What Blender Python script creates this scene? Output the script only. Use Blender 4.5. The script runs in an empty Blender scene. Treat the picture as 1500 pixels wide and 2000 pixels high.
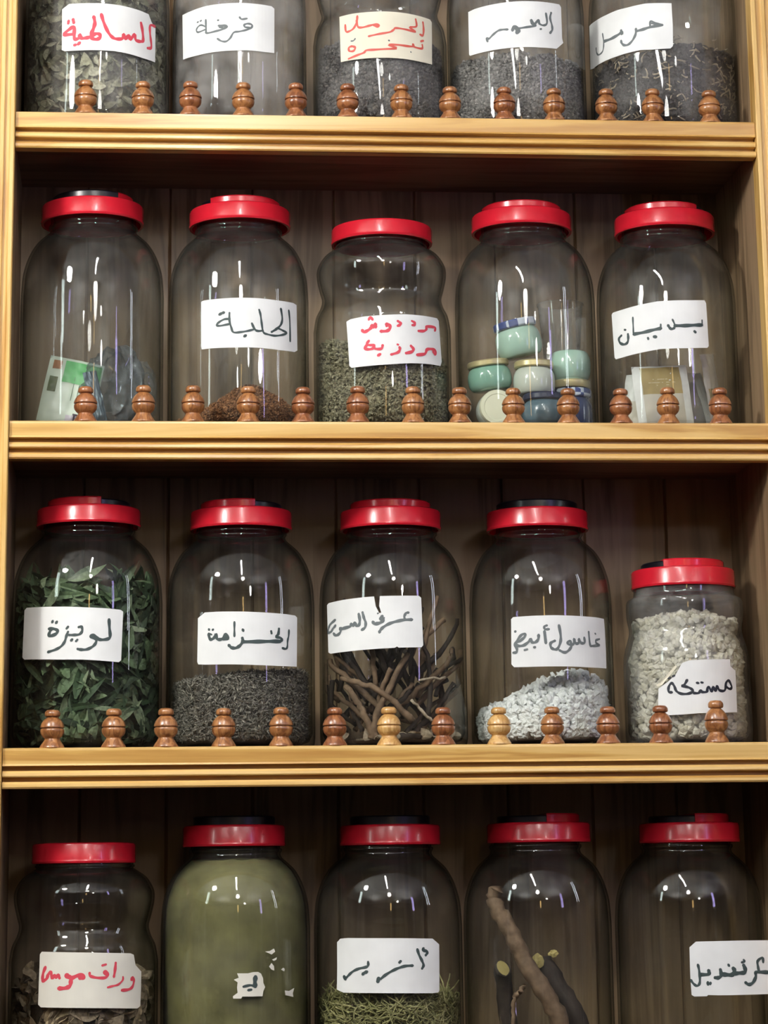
import bpy, bmesh, math, random
from mathutils import Vector, Matrix, Quaternion, noise
rnd = random.Random(7)
PI = math.pi
C = bpy.context.scene.collection
JARS={'11': [0.0882, 0.0845, 'A', 0, 0.2445, 0.057, 0.0, 0.022], '12': [0.2547, 0.0789, 'A', 0, 0.2445, 0.057, 0.0, 0.022], '13': [0.4206, 0.0794, 'B', 0, 0.2233, 0.057, 0.0, 0.022], '14': [0.5833, 0.0822, 'A', 0, 0.2445, 0.057, 0.0, 0.022], '15': [0.762, 0.0894, 'A', 0, 0.2445, 0.057, 0.0, 0.022], '21': [0.0865, 0.0818, 'A', 1, 0.2476, 0.0585, -0.0012, 0.0216], '22': [0.2535, 0.0808, 'A', 1, 0.2448, 0.0582, 0.0015, 0.0205], '23': [0.4188, 0.0795, 'B', 1, 0.2273, 0.0584, 0.001, 0.0193], '24': [0.5857, 0.0816, 'A', 1, 0.243, 0.0582, -0.0015, 0.0207], '25': [0.7521, 0.0812, 'A', 1, 0.2424, 0.0585, 0.0019, 0.0214], '31': [0.0854, 0.0838, 'A', 2, 0.248, 0.058, 0.0002, 0.0201], '32': [0.2557, 0.0831, 'A', 2, 0.2444, 0.0571, 0.0006, 0.0216], '33': [0.4262, 0.0827, 'A', 2, 0.2444, 0.0571, -0.0008, 0.0217], '34': [0.5944, 0.0808, 'A', 2, 0.2437, 0.0577, -0.0011, 0.0219], '35': [0.7597, 0.0716, 'C', 2, 0.1775, 0.0589, -0.0003, 0.0212], '41': [0.0864, 0.0805, 'B', 3, 0.232, 0.0562, -0.0013, 0.0213], '42': [0.2501, 0.0815, 'A', 3, 0.2478, 0.0561, -0.0017, 0.0226], '43': [0.4166, 0.0814, 'A', 3, 0.2475, 0.0553, 0.0036, 0.0216], '44': [0.5815, 0.0818, 'A', 3, 0.2483, 0.0573, 0.004, 0.0212], '45': [0.7511, 0.0823, 'A', 3, 0.2464, 0.0559, 0.004, 0.0213]}
LABELS={'11':{'o':[(-40.73,133.47),(-32.19,138.8),(-11.98,138.37),(9.81,138.29),(30.64,137.51),(50.03,135.96),(64.71,134.38),(69.9,125.77),(76.73,120.15),(76.58,79.2),(55.46,79.49),(37.16,81.03),(20.69,82.05),(1.19,82.03),(-18.28,82.0),(-36.35,82.51),(-40.3,84.64)],'s':[('r',3.8,[(5.3,124.92),(7.73,116.42),(12.54,105.24),(17.33,99.06),(22.12,96.9),(29.42,98.08),(31.43,103.11),(33.16,98.43),(37.78,103.24),(39.57,98.61),(44.82,105.28),(46.7,99.06),(53.3,98.73),(56.72,101.12),(55.6,112.4),(53.54,121.02)]),('r',3.38,[(75.42,122.28),(67.65,121.46),(67.18,112.66),(68.77,103.15),(69.33,95.04),(63.55,92.97)]),('r',4.06,[(-3.19,121.85),(-1.93,114.48),(-3.4,107.93),(-5.64,101.38),(-5.18,96.48),(0.25,94.9),(4.08,97.45),(3.27,101.1),(-1.38,101.4),(-5.98,98.12),(-12.19,96.59),(-16.91,96.78),(-18.55,100.94),(-19.69,96.92),(-24.5,96.03),(-25.41,102.23),(-25.53,110.42),(-30.86,108.46),(-37.56,102.68),(-26.63,101.92)]),('r',3.55,[(-32.28,118.44),(-32.65,115.61)]),('r',4.06,[(-26.9,119.55),(-26.02,115.78)]),('r',3.72,[(-24.79,88.7),(-23.58,89.02)]),('r',3.72,[(-20.38,89.62),(-18.81,91.16)])]},'12':{'o':[(-80.99,140.77),(-65.03,141.59),(-43.07,143.38),(-21.88,143.74),(-2.08,143.91),(17.81,143.58),(34.81,143.08),(38.43,140.8),(38.04,86.94),(25.97,86.43),(5.73,86.81),(-13.85,86.38),(-35.87,86.18),(-57.21,85.61),(-79.06,86.18)],'s':[('g',2.2,[(-28.76,101.82),(-24.24,98.52),(-18.61,97.71),(-13.86,101.58),(-9.93,108.04),(-3.66,109.22),(3.39,110.99),(9.72,113.76),(10.91,117.55),(6.55,118.95),(2.22,117.55),(3.0,114.69),(8.92,114.12)]),('g',2.2,[(-3.26,126.54),(-0.91,124.08),(4.98,125.07)]),('g',2.37,[(-27.55,117.36),(-21.84,117.28),(-17.83,116.19),(-21.03,113.92),(-26.72,116.04),(-17.83,116.19),(-21.03,113.1),(-30.85,111.1),(-42.07,110.28),(-42.98,115.21),(-43.47,126.45)]),('g',2.03,[(-42.99,117.69),(-49.48,121.28),(-54.34,119.73),(-56.33,115.99),(-53.32,113.32),(-43.89,114.94)]),('g',2.2,[(-54.86,125.63),(-53.87,125.85)]),('g',2.2,[(-50.64,126.3),(-49.5,126.67)]),('g',2.37,[(-28.38,124.05),(-27.72,123.98)])]},'13':{'o':[(-56.77,135.68),(-39.77,136.38),(-23.14,136.39),(-3.29,136.64),(12.72,136.44),(34.23,135.65),(57.97,134.62),(60.96,132.0),(60.16,80.1),(42.68,79.78),(20.14,80.34),(-0.09,80.4),(-19.81,80.44),(-36.14,80.35),(-55.45,80.4)],'s':[('o',2.54,[(-33.44,132.61),(-34.36,125.25),(-38.26,118.29),(-44.4,115.48),(-47.99,116.5),(-48.82,124.13)]),('o',2.54,[(-34.33,127.73),(-32.75,119.65),(-27.41,118.25),(-19.33,119.68),(-12.18,120.99),(-8.25,119.65),(-10.63,118.04),(-14.56,120.25)]),('o',2.37,[(-20.28,106.9),(-9.96,108.92),(3.5,111.47),(8.35,114.58),(10.8,116.8),(20.71,116.39),(35.7,115.08),(28.09,119.35),(36.77,121.91),(35.99,130.52)]),('o',2.71,[(46.23,128.66),(47.09,120.5),(45.89,112.76),(41.88,112.82)]),('o',2.54,[(-44.77,82.4),(-33.56,85.4),(-26.14,87.52),(-22.89,90.14),(-11.77,90.37),(11.25,92.25),(2.49,95.72),(12.13,96.6),(25.51,96.21),(32.16,97.1),(31.76,100.36),(33.51,96.48),(44.02,96.19),(44.62,100.87)]),('o',2.54,[(-40.22,97.01),(-36.4,94.84),(-38.57,90.99),(-43.78,91.75),(-44.17,95.95),(-40.22,97.01)]),('g',1.69,[(-41.45,103.4),(-38.43,103.38),(-36.27,105.58)]),('g',1.86,[(2.57,101.51),(3.2,101.11)]),('o',2.37,[(42.7,104.66),(46.26,106.18)]),('g',1.69,[(28.72,89.59),(29.07,89.39)])]},'14':{'o':[(-71.48,146.83),(-61.95,148.36),(-45.37,149.34),(-24.57,150.51),(-4.66,151.52),(15.7,151.81),(43.22,152.05),(45.71,149.0),(45.84,111.32),(47.53,105.64),(37.23,96.64),(18.3,95.76),(-6.1,95.39),(-29.97,94.35),(-51.17,93.56),(-70.1,92.87),(-71.65,94.9)],'s':[('g',2.54,[(-45.58,105.52),(-46.78,109.88),(-43.78,108.57),(-38.58,112.82),(-32.69,116.67),(-27.79,117.58),(-21.38,117.31)]),('g',3.21,[(-15.86,115.75),(-14.16,120.67),(-9.48,118.03),(-8.37,114.68),(-10.81,112.24),(-11.1,116.41),(-14.18,119.84)]),('g',2.54,[(-8.69,118.02),(-1.51,119.25),(11.51,121.84),(6.66,124.07),(5.97,128.62),(9.93,124.24),(15.05,129.19),(15.76,124.66),(20.82,123.05),(25.29,126.47),(24.33,138.05)]),('g',2.71,[(31.14,139.78),(29.54,132.86),(31.57,124.79),(31.84,118.99),(28.95,114.58)]),('g',2.54,[(16.83,118.08),(17.69,118.33)])]},'15':{'o':[(-136.31,148.98),(-114.84,148.3),(-92.86,148.84),(-74.08,150.23),(-60.79,150.24),(-48.52,150.95),(-38.52,151.6),(-7.84,149.89),(-7.32,122.67),(-8.06,97.67),(-11.19,94.56),(-32.58,94.47),(-45.59,95.65),(-57.6,95.11),(-76.51,94.03),(-95.73,93.49),(-125.7,92.68),(-138.27,95.38)],'s':[('g',2.2,[(-99.79,127.97),(-98.26,119.07),(-98.72,110.76),(-101.74,105.72),(-109.3,104.57),(-114.1,108.56),(-115.1,114.8)]),('g',3.55,[(-97.68,117.64),(-86.15,117.43),(-75.41,119.37),(-68.92,121.67),(-68.55,119.07),(-69.78,123.96)]),('g',2.87,[(-50.47,122.3),(-51.15,115.72),(-55.3,108.9),(-60.78,104.9),(-66.29,105.17),(-69.47,108.36),(-70.31,111.48)]),('g',3.38,[(-50.16,119.32),(-42.16,120.22),(-33.15,122.06),(-19.56,123.48)]),('g',2.37,[(-19.55,123.9),(-26.6,126.05),(-32.48,129.1),(-33.53,122.52)]),('g',2.54,[(-31.37,126.48),(-20.37,123.11),(-28.31,122.85)])]},'22':{'o':[(-46.89,143.39),(-43.79,144.61),(-27.12,145.1),(-3.88,145.62),(19.33,145.76),(40.35,145.27),(65.94,145.79),(72.01,144.47),(72.69,115.74),(73.14,92.21),(67.94,89.64),(44.69,88.59),(15.28,89.11),(-11.49,88.82),(-35.12,89.12),(-45.79,88.95),(-46.69,91.77)],'s':[('k',2.54,[(58.45,135.9),(60.0,122.35),(60.41,100.81)]),('k',2.71,[(46.79,136.23),(48.66,124.68),(46.23,117.32),(40.21,111.92),(34.49,108.21)]),('k',2.37,[(42.95,113.4),(49.57,111.47),(55.1,109.46),(47.6,106.13),(38.4,104.3),(29.81,105.07),(24.47,107.39),(22.47,118.18),(21.28,126.7),(19.7,132.47)]),('k',2.54,[(24.07,108.92),(17.67,108.14),(14.14,110.7),(11.42,116.43)]),('k',2.37,[(14.14,109.92),(8.33,108.15),(-0.08,106.44),(-8.83,106.09),(-11.51,111.98),(-13.43,119.83),(-13.43,128.41)]),('k',2.37,[(-13.04,121.38),(-19.22,121.21),(-25.48,118.02),(-27.87,115.05),(-23.9,114.03),(-13.81,115.55)]),('k',3.04,[(-24.71,126.95),(-21.96,128.36),(-19.61,129.03)]),('k',2.87,[(2.96,101.41),(4.64,102.61)])]},'23':{'o':[(-49.22,122.48),(-44.36,124.67),(-28.63,126.41),(-5.33,127.46),(18.18,128.84),(39.84,129.11),(63.4,129.19),(66.57,126.54),(68.56,103.51),(71.04,80.23),(68.32,74.92),(48.45,74.3),(25.52,73.15),(1.58,70.95),(-21.45,69.68),(-43.28,68.95),(-46.01,71.56),(-47.7,99.91)],'s':[('r',2.71,[(-22.36,122.49),(-20.38,125.52),(-18.09,122.28)]),('r',3.55,[(-30.01,110.81),(-28.04,108.71),(-23.29,110.38),(-19.75,113.34),(-19.33,116.06),(-17.43,113.24),(-14.68,117.45),(-14.72,113.53)]),('r',3.55,[(-9.03,108.69),(-2.51,109.03),(0.99,111.79),(0.66,115.7),(-2.4,116.86),(-2.43,114.9)]),('r',3.04,[(10.07,120.61),(13.2,118.38),(12.77,116.4),(9.98,115.12)]),('r',2.87,[(26.78,121.56),(30.19,119.88),(30.15,117.52),(27.12,116.87)]),('r',3.04,[(34.88,110.88),(42.33,111.66),(45.82,114.44),(45.88,117.21),(59.41,117.88),(58.72,114.22)]),('r',2.87,[(-22.66,98.22),(-24.66,94.03),(-16.52,92.86)]),('r',3.04,[(-25.07,93.27),(-27.47,89.9),(-22.78,88.46),(-18.11,89.41),(-17.3,92.11),(-15.8,88.93),(-8.9,88.76),(-7.32,92.64)]),('r',3.04,[(-12.45,81.03),(-10.13,82.54)]),('r',3.04,[(2.12,82.1),(9.53,84.6),(11.95,88.19),(11.59,90.52)]),('r',2.54,[(9.28,93.72),(10.06,93.44)]),('r',3.38,[(19.09,84.22),(25.74,86.2),(27.92,89.49),(25.02,92.8)]),('r',3.38,[(32.58,83.22),(42.74,85.4),(46.3,90.9),(55.28,92.05),(59.83,89.94),(57.99,86.92),(55.22,89.68)])]},'25':{'o':[(-86.83,138.55),(-84.53,140.53),(-69.31,141.48),(-46.65,143.91),(-26.5,146.08),(-11.0,146.44),(12.82,147.01),(29.37,148.1),(31.26,144.92),(31.85,123.47),(32.46,94.97),(30.29,92.81),(6.36,91.16),(-14.7,90.86),(-24.72,90.74),(-48.84,88.18),(-71.78,86.08),(-82.05,85.58),(-84.28,87.71)],'s':[('k',2.03,[(-55.78,130.3),(-55.69,121.53),(-55.63,111.98)]),('k',3.8,[(-55.24,110.74),(-43.77,111.39),(-32.45,113.15),(-23.43,114.54)]),('k',1.86,[(-23.46,113.75),(-23.25,119.28)]),('k',3.04,[(-72.15,111.59),(-75.94,108.62),(-74.59,103.61),(-69.12,100.77),(-64.24,102.03),(-62.64,106.57),(-62.89,111.77)]),('k',2.71,[(-67.21,117.59),(-65.97,117.24)]),('k',2.87,[(-38.35,104.53),(-37.99,103.31)]),('k',3.72,[(-31.18,105.37),(-29.23,105.0)]),('k',2.03,[(-9.93,124.34),(-7.83,118.76),(-7.99,114.8)]),('k',3.04,[(-8.39,114.41),(-11.52,113.28),(-14.13,115.73),(-15.05,117.74)]),('k',3.8,[(-7.51,117.17),(3.46,117.19),(15.71,118.22),(24.34,118.9)]),('k',1.86,[(24.75,118.13),(24.79,124.49)]),('k',3.55,[(14.97,110.82),(15.77,110.06)])]},'31':{'o':[(-77.34,150.98),(-73.32,153.45),(-46.57,152.57),(-22.18,151.69),(0.14,150.57),(22.41,149.72),(38.15,148.63),(41.07,146.7),(40.12,120.87),(39.19,94.44),(36.37,92.3),(15.59,93.53),(-2.76,94.6),(-25.1,95.03),(-49.84,96.21),(-75.86,97.69),(-79.55,100.16),(-78.64,123.69)],'s':[('k',3.38,[(24.84,137.63),(25.33,129.2),(26.2,120.41),(24.32,117.07),(17.54,115.84),(13.08,116.52)]),('k',3.72,[(12.7,116.88),(10.09,119.42),(6.4,120.5),(6.05,119.03),(10.86,116.5)]),('k',3.04,[(11.6,116.5),(10.55,112.11),(7.29,108.43),(1.48,105.51),(-4.37,105.18),(-8.41,105.96)]),('k',2.87,[(-7.64,129.35),(-4.71,129.68),(-3.91,125.28),(-6.8,121.65),(-12.69,121.01),(-17.92,121.12)]),('k',2.87,[(-19.1,124.45),(-20.91,119.74),(-22.72,113.94),(-26.87,108.95),(-33.12,105.89),(-41.71,103.7)]),('k',2.87,[(-20.67,128.15),(-19.18,129.94)]),('k',3.38,[(-40.92,128.57),(-35.14,128.3),(-30.69,125.92),(-33.42,122.36),(-40.77,120.86),(-40.01,124.86),(-38.4,127.72)]),('k',2.71,[(-37.31,135.37),(-36.51,136.81)]),('k',2.71,[(-32.83,134.44),(-31.66,135.86)]),('k',2.87,[(-15.58,115.22),(-14.48,116.29)]),('k',2.54,[(-10.37,114.39),(-8.92,115.83)])]},'32':{'o':[(-52.31,140.08),(-43.62,145.87),(-22.91,145.93),(-0.5,145.52),(22.17,144.79),(47.33,144.07),(62.24,143.33),(65.55,141.32),(65.12,115.98),(64.56,87.78),(38.22,87.5),(14.36,87.95),(-11.6,88.78),(-42.6,89.41),(-51.65,90.22),(-53.01,92.87),(-52.66,115.69)],'s':[('k',2.2,[(-10.14,134.32),(-10.13,126.58),(-10.13,118.85)]),('k',2.71,[(-1.25,126.12),(-0.51,124.64)]),('k',3.38,[(-16.08,109.41),(-13.1,106.77),(-8.65,106.33),(-4.21,108.85),(-1.26,113.24),(-1.63,116.92)]),('k',3.89,[(-0.52,112.87),(14.41,113.14),(30.03,113.75),(40.92,113.98)]),('k',3.04,[(39.68,127.61),(38.79,122.03),(36.23,118.97),(41.81,117.71),(43.12,115.18),(36.64,114.19)]),('k',2.71,[(30.22,124.68),(30.7,122.48)]),('k',2.37,[(52.9,126.77),(52.38,120.44),(50.91,115.17),(50.4,108.49),(48.05,106.31),(43.97,107.09)]),('k',3.38,[(-38.58,122.33),(-37.75,117.86),(-35.33,116.28),(-31.37,119.07),(-30.59,121.98),(-29.02,116.77),(-25.16,115.9),(-21.35,117.99),(-19.85,121.63),(-17.21,116.42),(-22.87,116.57)]),('k',2.54,[(-38.18,126.73),(-38.59,127.49)]),('k',2.54,[(-34.16,126.55),(-33.6,126.9)]),('k',2.03,[(-36.55,122.23),(-35.34,121.44)])]},'33':{'o':[(-95.1,157.31),(-91.69,159.24),(-65.69,160.67),(-45.75,161.51),(-28.12,162.12),(-26.34,151.25),(-22.62,143.83),(-20.35,144.21),(-22.52,151.49),(-21.62,162.27),(-1.0,162.27),(21.33,162.52),(24.12,160.35),(24.86,133.92),(25.62,108.71),(23.55,106.44),(-1.82,105.88),(-3.67,107.15),(-6.29,105.7),(-31.95,104.87),(-61.55,103.89),(-88.29,103.38),(-92.87,105.25)],'s':[('g',3.21,[(-22.52,122.9),(-21.74,124.73),(-18.68,127.98),(-12.64,131.55),(-5.15,134.04),(3.87,135.86),(13.03,136.29)]),('g',2.71,[(5.39,136.23),(4.68,139.57),(6.63,143.29),(9.31,143.91)]),('g',3.55,[(-19.27,140.24),(-21.19,137.7),(-18.56,136.88),(-18.53,139.11),(-18.58,135.4),(-22.39,132.91),(-27.73,132.34),(-29.64,134.27)]),('g',2.03,[(-24.15,143.36),(-23.77,143.57)]),('g',3.04,[(-41.4,145.22),(-39.85,139.19),(-37.9,133.89),(-38.77,128.73),(-42.45,126.31)]),('g',3.38,[(-45.97,143.61),(-44.79,137.22),(-45.69,132.06),(-48.66,131.11),(-51.2,134.61),(-52.99,131.74),(-55.64,133.4),(-57.03,130.89),(-67.09,129.35)]),('g',3.21,[(-67.6,129.02),(-72.29,129.75),(-70.19,127.72),(-72.36,124.15),(-77.95,122.72),(-82.11,124.93)]),('g',2.87,[(-78.38,133.61),(-82.64,130.97),(-86.57,127.55),(-92.21,126.92),(-91.39,131.73),(-87.79,135.92),(-78.89,139.64)])]},'34':{'o':[(-45.74,137.63),(-43.22,139.88),(-23.32,140.35),(3.05,140.67),(27.07,140.29),(56.39,140.03),(71.22,139.33),(72.51,128.47),(73.34,105.92),(73.14,84.87),(43.2,84.47),(16.96,84.92),(-6.09,84.91),(-28.6,84.84),(-43.48,85.15),(-46.66,88.42),(-46.08,115.96)],'s':[('g',3.04,[(7.33,129.47),(8.93,118.3),(8.32,110.85),(5.04,104.14),(1.21,103.4),(-2.13,105.65),(-2.38,110.11),(2.24,112.7)]),('g',2.87,[(-8.77,123.21),(-7.63,110.17)]),('g',2.54,[(-5.97,129.51),(-8.62,128.43),(-8.33,125.44),(-3.83,125.39)]),('g',2.71,[(43.83,123.34),(45.25,109.56),(49.33,108.25),(60.24,109.59)]),('g',2.54,[(60.61,116.37),(54.56,114.52),(54.98,111.54),(60.26,109.97)]),('g',2.2,[(53.45,122.11),(54.33,121.63)]),('g',2.87,[(37.33,116.7),(37.59,111.48),(33.01,110.94),(30.5,114.97),(29.92,110.85),(26.04,110.37),(24.5,114.81),(23.49,109.56),(18.53,108.72),(16.59,110.93),(19.47,112.46),(20.93,107.28),(17.52,102.38),(12.68,100.09),(7.29,102.29)]),('g',3.04,[(-15.24,119.23),(-15.73,114.77),(-18.82,111.5),(-22.58,111.6),(-23.62,114.99),(-26.35,112.1),(-31.8,108.58),(-38.06,108.1),(-40.39,110.44)]),('g',2.87,[(-39.53,112.64),(-36.35,113.24),(-30.8,117.47),(-30.32,120.81),(-34.62,119.5),(-39.51,113.38),(-42.03,109.03),(-39.73,105.2),(-40.23,101.5),(-43.87,100.93)]),('g',2.87,[(-41.23,123.91),(-40.82,124.04)]),('g',2.54,[(-31.02,103.34),(-28.09,103.97)]),('g',2.87,[(-20.47,105.96),(-19.56,106.09)])]},'35':{'o':[(-47.73,61.96),(-36.89,68.53),(-27.28,76.37),(-19.98,88.83),(-11.62,91.63),(3.6,92.23),(36.87,93.24),(37.42,85.37),(44.68,81.16),(44.87,58.68),(44.44,35.52),(21.19,34.23),(-2.71,33.82),(-21.48,32.67),(-36.78,32.43),(-48.51,33.67),(-48.71,48.95)],'s':[('b',2.87,[(-32.27,57.16),(-35.74,58.04),(-35.53,63.25),(-32.25,67.22),(-29.32,63.76),(-27.24,58.47),(-22.07,55.33),(-14.59,55.15),(-9.25,57.65),(-11.38,60.66),(-15.79,62.61),(-21.0,63.49),(-18.31,64.91),(-15.11,70.05)]),('b',2.87,[(-8.58,55.78),(-3.31,55.72),(-0.53,58.67),(0.92,56.8),(5.97,57.16),(6.93,61.26),(8.92,61.63),(11.53,57.55),(13.37,62.4),(16.44,57.96),(18.36,63.2),(21.12,58.77),(27.75,58.9),(30.04,67.17),(33.99,69.52),(37.6,62.91),(34.46,60.57),(28.91,63.41)]),('b',2.54,[(-4.73,66.9),(-2.86,66.5)]),('b',2.54,[(0.22,67.23),(1.74,67.0)]),('b',2.54,[(-35.54,72.58),(-33.17,73.23)]),('b',2.54,[(-30.41,74.61),(-28.85,75.3)])],'x':[[(-50.1,66.19),(-44.97,68.17),(-26.87,86.81),(-25.27,84.89),(-42.6,65.81),(-48.48,64.24)]]},'41':{'o':[(-46.97,138.43),(-44.58,141.19),(-17.9,140.44),(12.24,139.64),(53.55,138.01),(57.99,136.43),(60.68,125.73),(69.57,118.88),(69.24,99.85),(68.3,83.82),(63.89,81.45),(28.37,83.08),(-1.97,83.93),(-32.78,84.61),(-44.74,84.86),(-48.26,87.58),(-47.61,112.95)],'s':[('r',3.37,[(-39.86,125.31),(-42.36,119.5),(-43.12,113.69),(-42.63,111.51),(-38.35,113.69),(-36.31,118.04),(-33.44,120.21),(-32.1,114.4),(-29.31,117.29),(-27.26,115.1),(-25.31,117.27),(-23.69,114.36)]),('r',4.08,[(-24.3,103.87),(-17.32,104.18),(-12.79,106.3),(-11.72,110.63),(-12.16,114.98),(-16.74,115.75),(-15.23,117.18),(-11.4,114.24),(-5.42,116.34),(0.55,116.97),(0.96,114.43),(-2.4,114.12)]),('r',2.84,[(7.62,119.02),(8.41,116.11),(14.84,114.17),(24.06,113.96),(26.77,117.16),(24.76,120.48),(22.83,118.71),(26.38,116.45)]),('r',2.49,[(20.8,126.38),(24.68,127.39)]),('r',3.02,[(35.52,128.59),(34.78,121.33),(33.62,114.81)]),('r',2.13,[(44.21,114.16),(43.81,110.89),(38.71,106.68),(32.92,105.39),(26.93,104.1)]),('r',3.02,[(43.06,100.74),(51.16,101.2),(56.4,103.94),(58.32,109.72),(56.78,113.42),(54.85,110.92),(57.79,111.92)])]},'43':{'o':[(-62.52,149.58),(-67.14,145.86),(-67.24,120.7),(-67.96,97.11),(-58.82,94.13),(-26.69,93.79),(3.83,93.29),(40.97,92.36),(48.73,92.84),(50.31,95.0),(50.91,119.29),(51.16,142.22),(42.19,148.48),(4.67,149.61),(-25.99,149.99),(-52.58,150.3)],'s':[('k',3.02,[(23.53,137.63),(25.5,131.7),(28.76,125.74),(30.39,121.29),(28.62,118.02)]),('k',3.02,[(30.71,138.59),(29.82,136.77),(34.59,135.56),(35.0,133.71),(33.19,131.53)]),('k',2.84,[(17.95,121.2),(10.44,120.98),(3.45,119.27),(-3.46,116.45),(-11.11,112.15),(-16.11,108.18)]),('k',4.26,[(-18.4,108.57),(-19.2,105.65)]),('k',3.2,[(3.76,124.77),(4.93,125.85)]),('k',2.66,[(-29.44,125.52),(-29.48,122.21),(-31.88,120.39),(-39.19,118.95),(-45.94,116.38),(-51.23,112.69),(-54.43,109.74)]),('k',3.91,[(-57.67,110.45),(-56.02,108.26)]),('k',3.2,[(-35.58,113.07),(-33.55,114.53),(-30.75,115.62)])]},'45':{'o':[(-44.08,135.45),(-36.83,141.31),(-12.14,141.55),(11.73,141.76),(42.41,141.55),(54.42,141.46),(51.51,86.43),(39.58,85.85),(21.17,85.65),(-2.8,85.51),(-14.59,85.53),(-26.29,86.03),(-27.51,84.76),(-40.91,84.64),(-43.74,86.36),(-44.37,106.63)],'s':[('k',2.71,[(-35.78,117.25),(-34.82,112.15),(-34.27,104.25),(-34.82,98.06),(-37.55,95.57),(-40.96,97.58),(-44.0,101.55)]),('k',3.79,[(-34.16,107.07),(-25.39,107.24),(-24.11,109.76),(-24.63,111.17)]),('k',2.98,[(-26.02,99.08),(-25.83,96.82)]),('k',2.98,[(-23.12,98.47),(-23.47,97.35)]),('k',3.79,[(-17.91,103.75),(-14.39,103.7),(-11.33,106.19),(-11.97,111.84)]),('k',4.33,[(-11.28,107.32),(-5.4,106.67),(0.53,106.57),(3.09,110.48),(2.02,113.04)]),('k',4.06,[(2.37,107.67),(7.77,108.15),(13.8,108.61),(15.13,111.41),(13.54,115.96)]),('k',2.43,[(-3.16,117.07),(-2.33,115.65)]),('k',2.43,[(11.58,119.1),(14.33,119.9),(13.8,121.61)]),('k',3.38,[(14.81,98.16),(18.64,96.12),(22.99,98.29),(26.31,103.87),(26.53,108.39),(30.23,108.88)]),('k',3.79,[(30.23,108.88),(38.24,108.45),(44.48,108.61),(47.22,113.09)]),('k',2.71,[(30.23,108.88),(29.28,114.55),(29.25,120.21),(34.65,123.52),(35.35,118.97)])],'c':(0.02607,0.21618,0.3)},'42':{'o':[(-1.71,116.28),(9.95,116.08),(14.93,117.16),(20.63,117.33),(23.85,115.49),(26.12,110.71),(26.44,105.98),(28.41,101.8),(26.42,97.73),(25.42,92.45),(14.89,92.42),(3.78,92.65),(2.56,90.62),(-5.67,90.75),(-5.97,93.1),(-1.1,96.55),(-1.71,101.85),(-1.1,107.14),(-5.06,109.85),(0.12,111.83)],'s':[('k',4.6,[(17.76,112.09),(17.12,107.38),(17.43,102.96)]),('k',2.59,[(16.79,102.68),(12.41,103.95),(5.01,102.62)]),('k',2.44,[(9.93,99.0),(13.34,99.51)])],'x':[[(28.5,137.88),(33.92,138.36),(38.82,140.63),(40.24,137.63),(35.98,134.75),(33.22,136.0)],[(36.66,129.4),(42.4,131.63),(41.66,129.27),(38.77,128.16)],[(33.18,122.37),(35.95,125.85),(38.75,122.82),(39.09,118.37),(35.93,119.34)],[(47.96,119.02),(50.7,120.72),(52.69,119.48),(51.87,117.12)],[(52.97,97.52),(58.82,96.73),(66.6,99.42),(64.19,94.16),(65.1,90.57),(53.76,92.75)]]}}
FINX=[[0.0773, 0.1415, 0.195, 0.2546, 0.3143, 0.3732, 0.4346, 0.4904, 0.5529, 0.6103, 0.6709, 0.7251, 0.791], [0.082, 0.145, 0.1993, 0.26, 0.3204, 0.381, 0.4424, 0.4944, 0.5545, 0.6161, 0.6756, 0.7289, 0.7883], [0.0517, 0.1165, 0.1719, 0.2334, 0.2947, 0.3524, 0.4108, 0.4695, 0.5301, 0.5881, 0.6491, 0.7071, 0.7686]]

YA = 0.115            # depth of the jar axes behind the shelf front
W = 0.8405            # clear width of the shelf bay
DEP = 0.215           # clear depth
ZS = [2.45, 2.10, 1.75, 1.40]
FH = 0.0422

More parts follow.
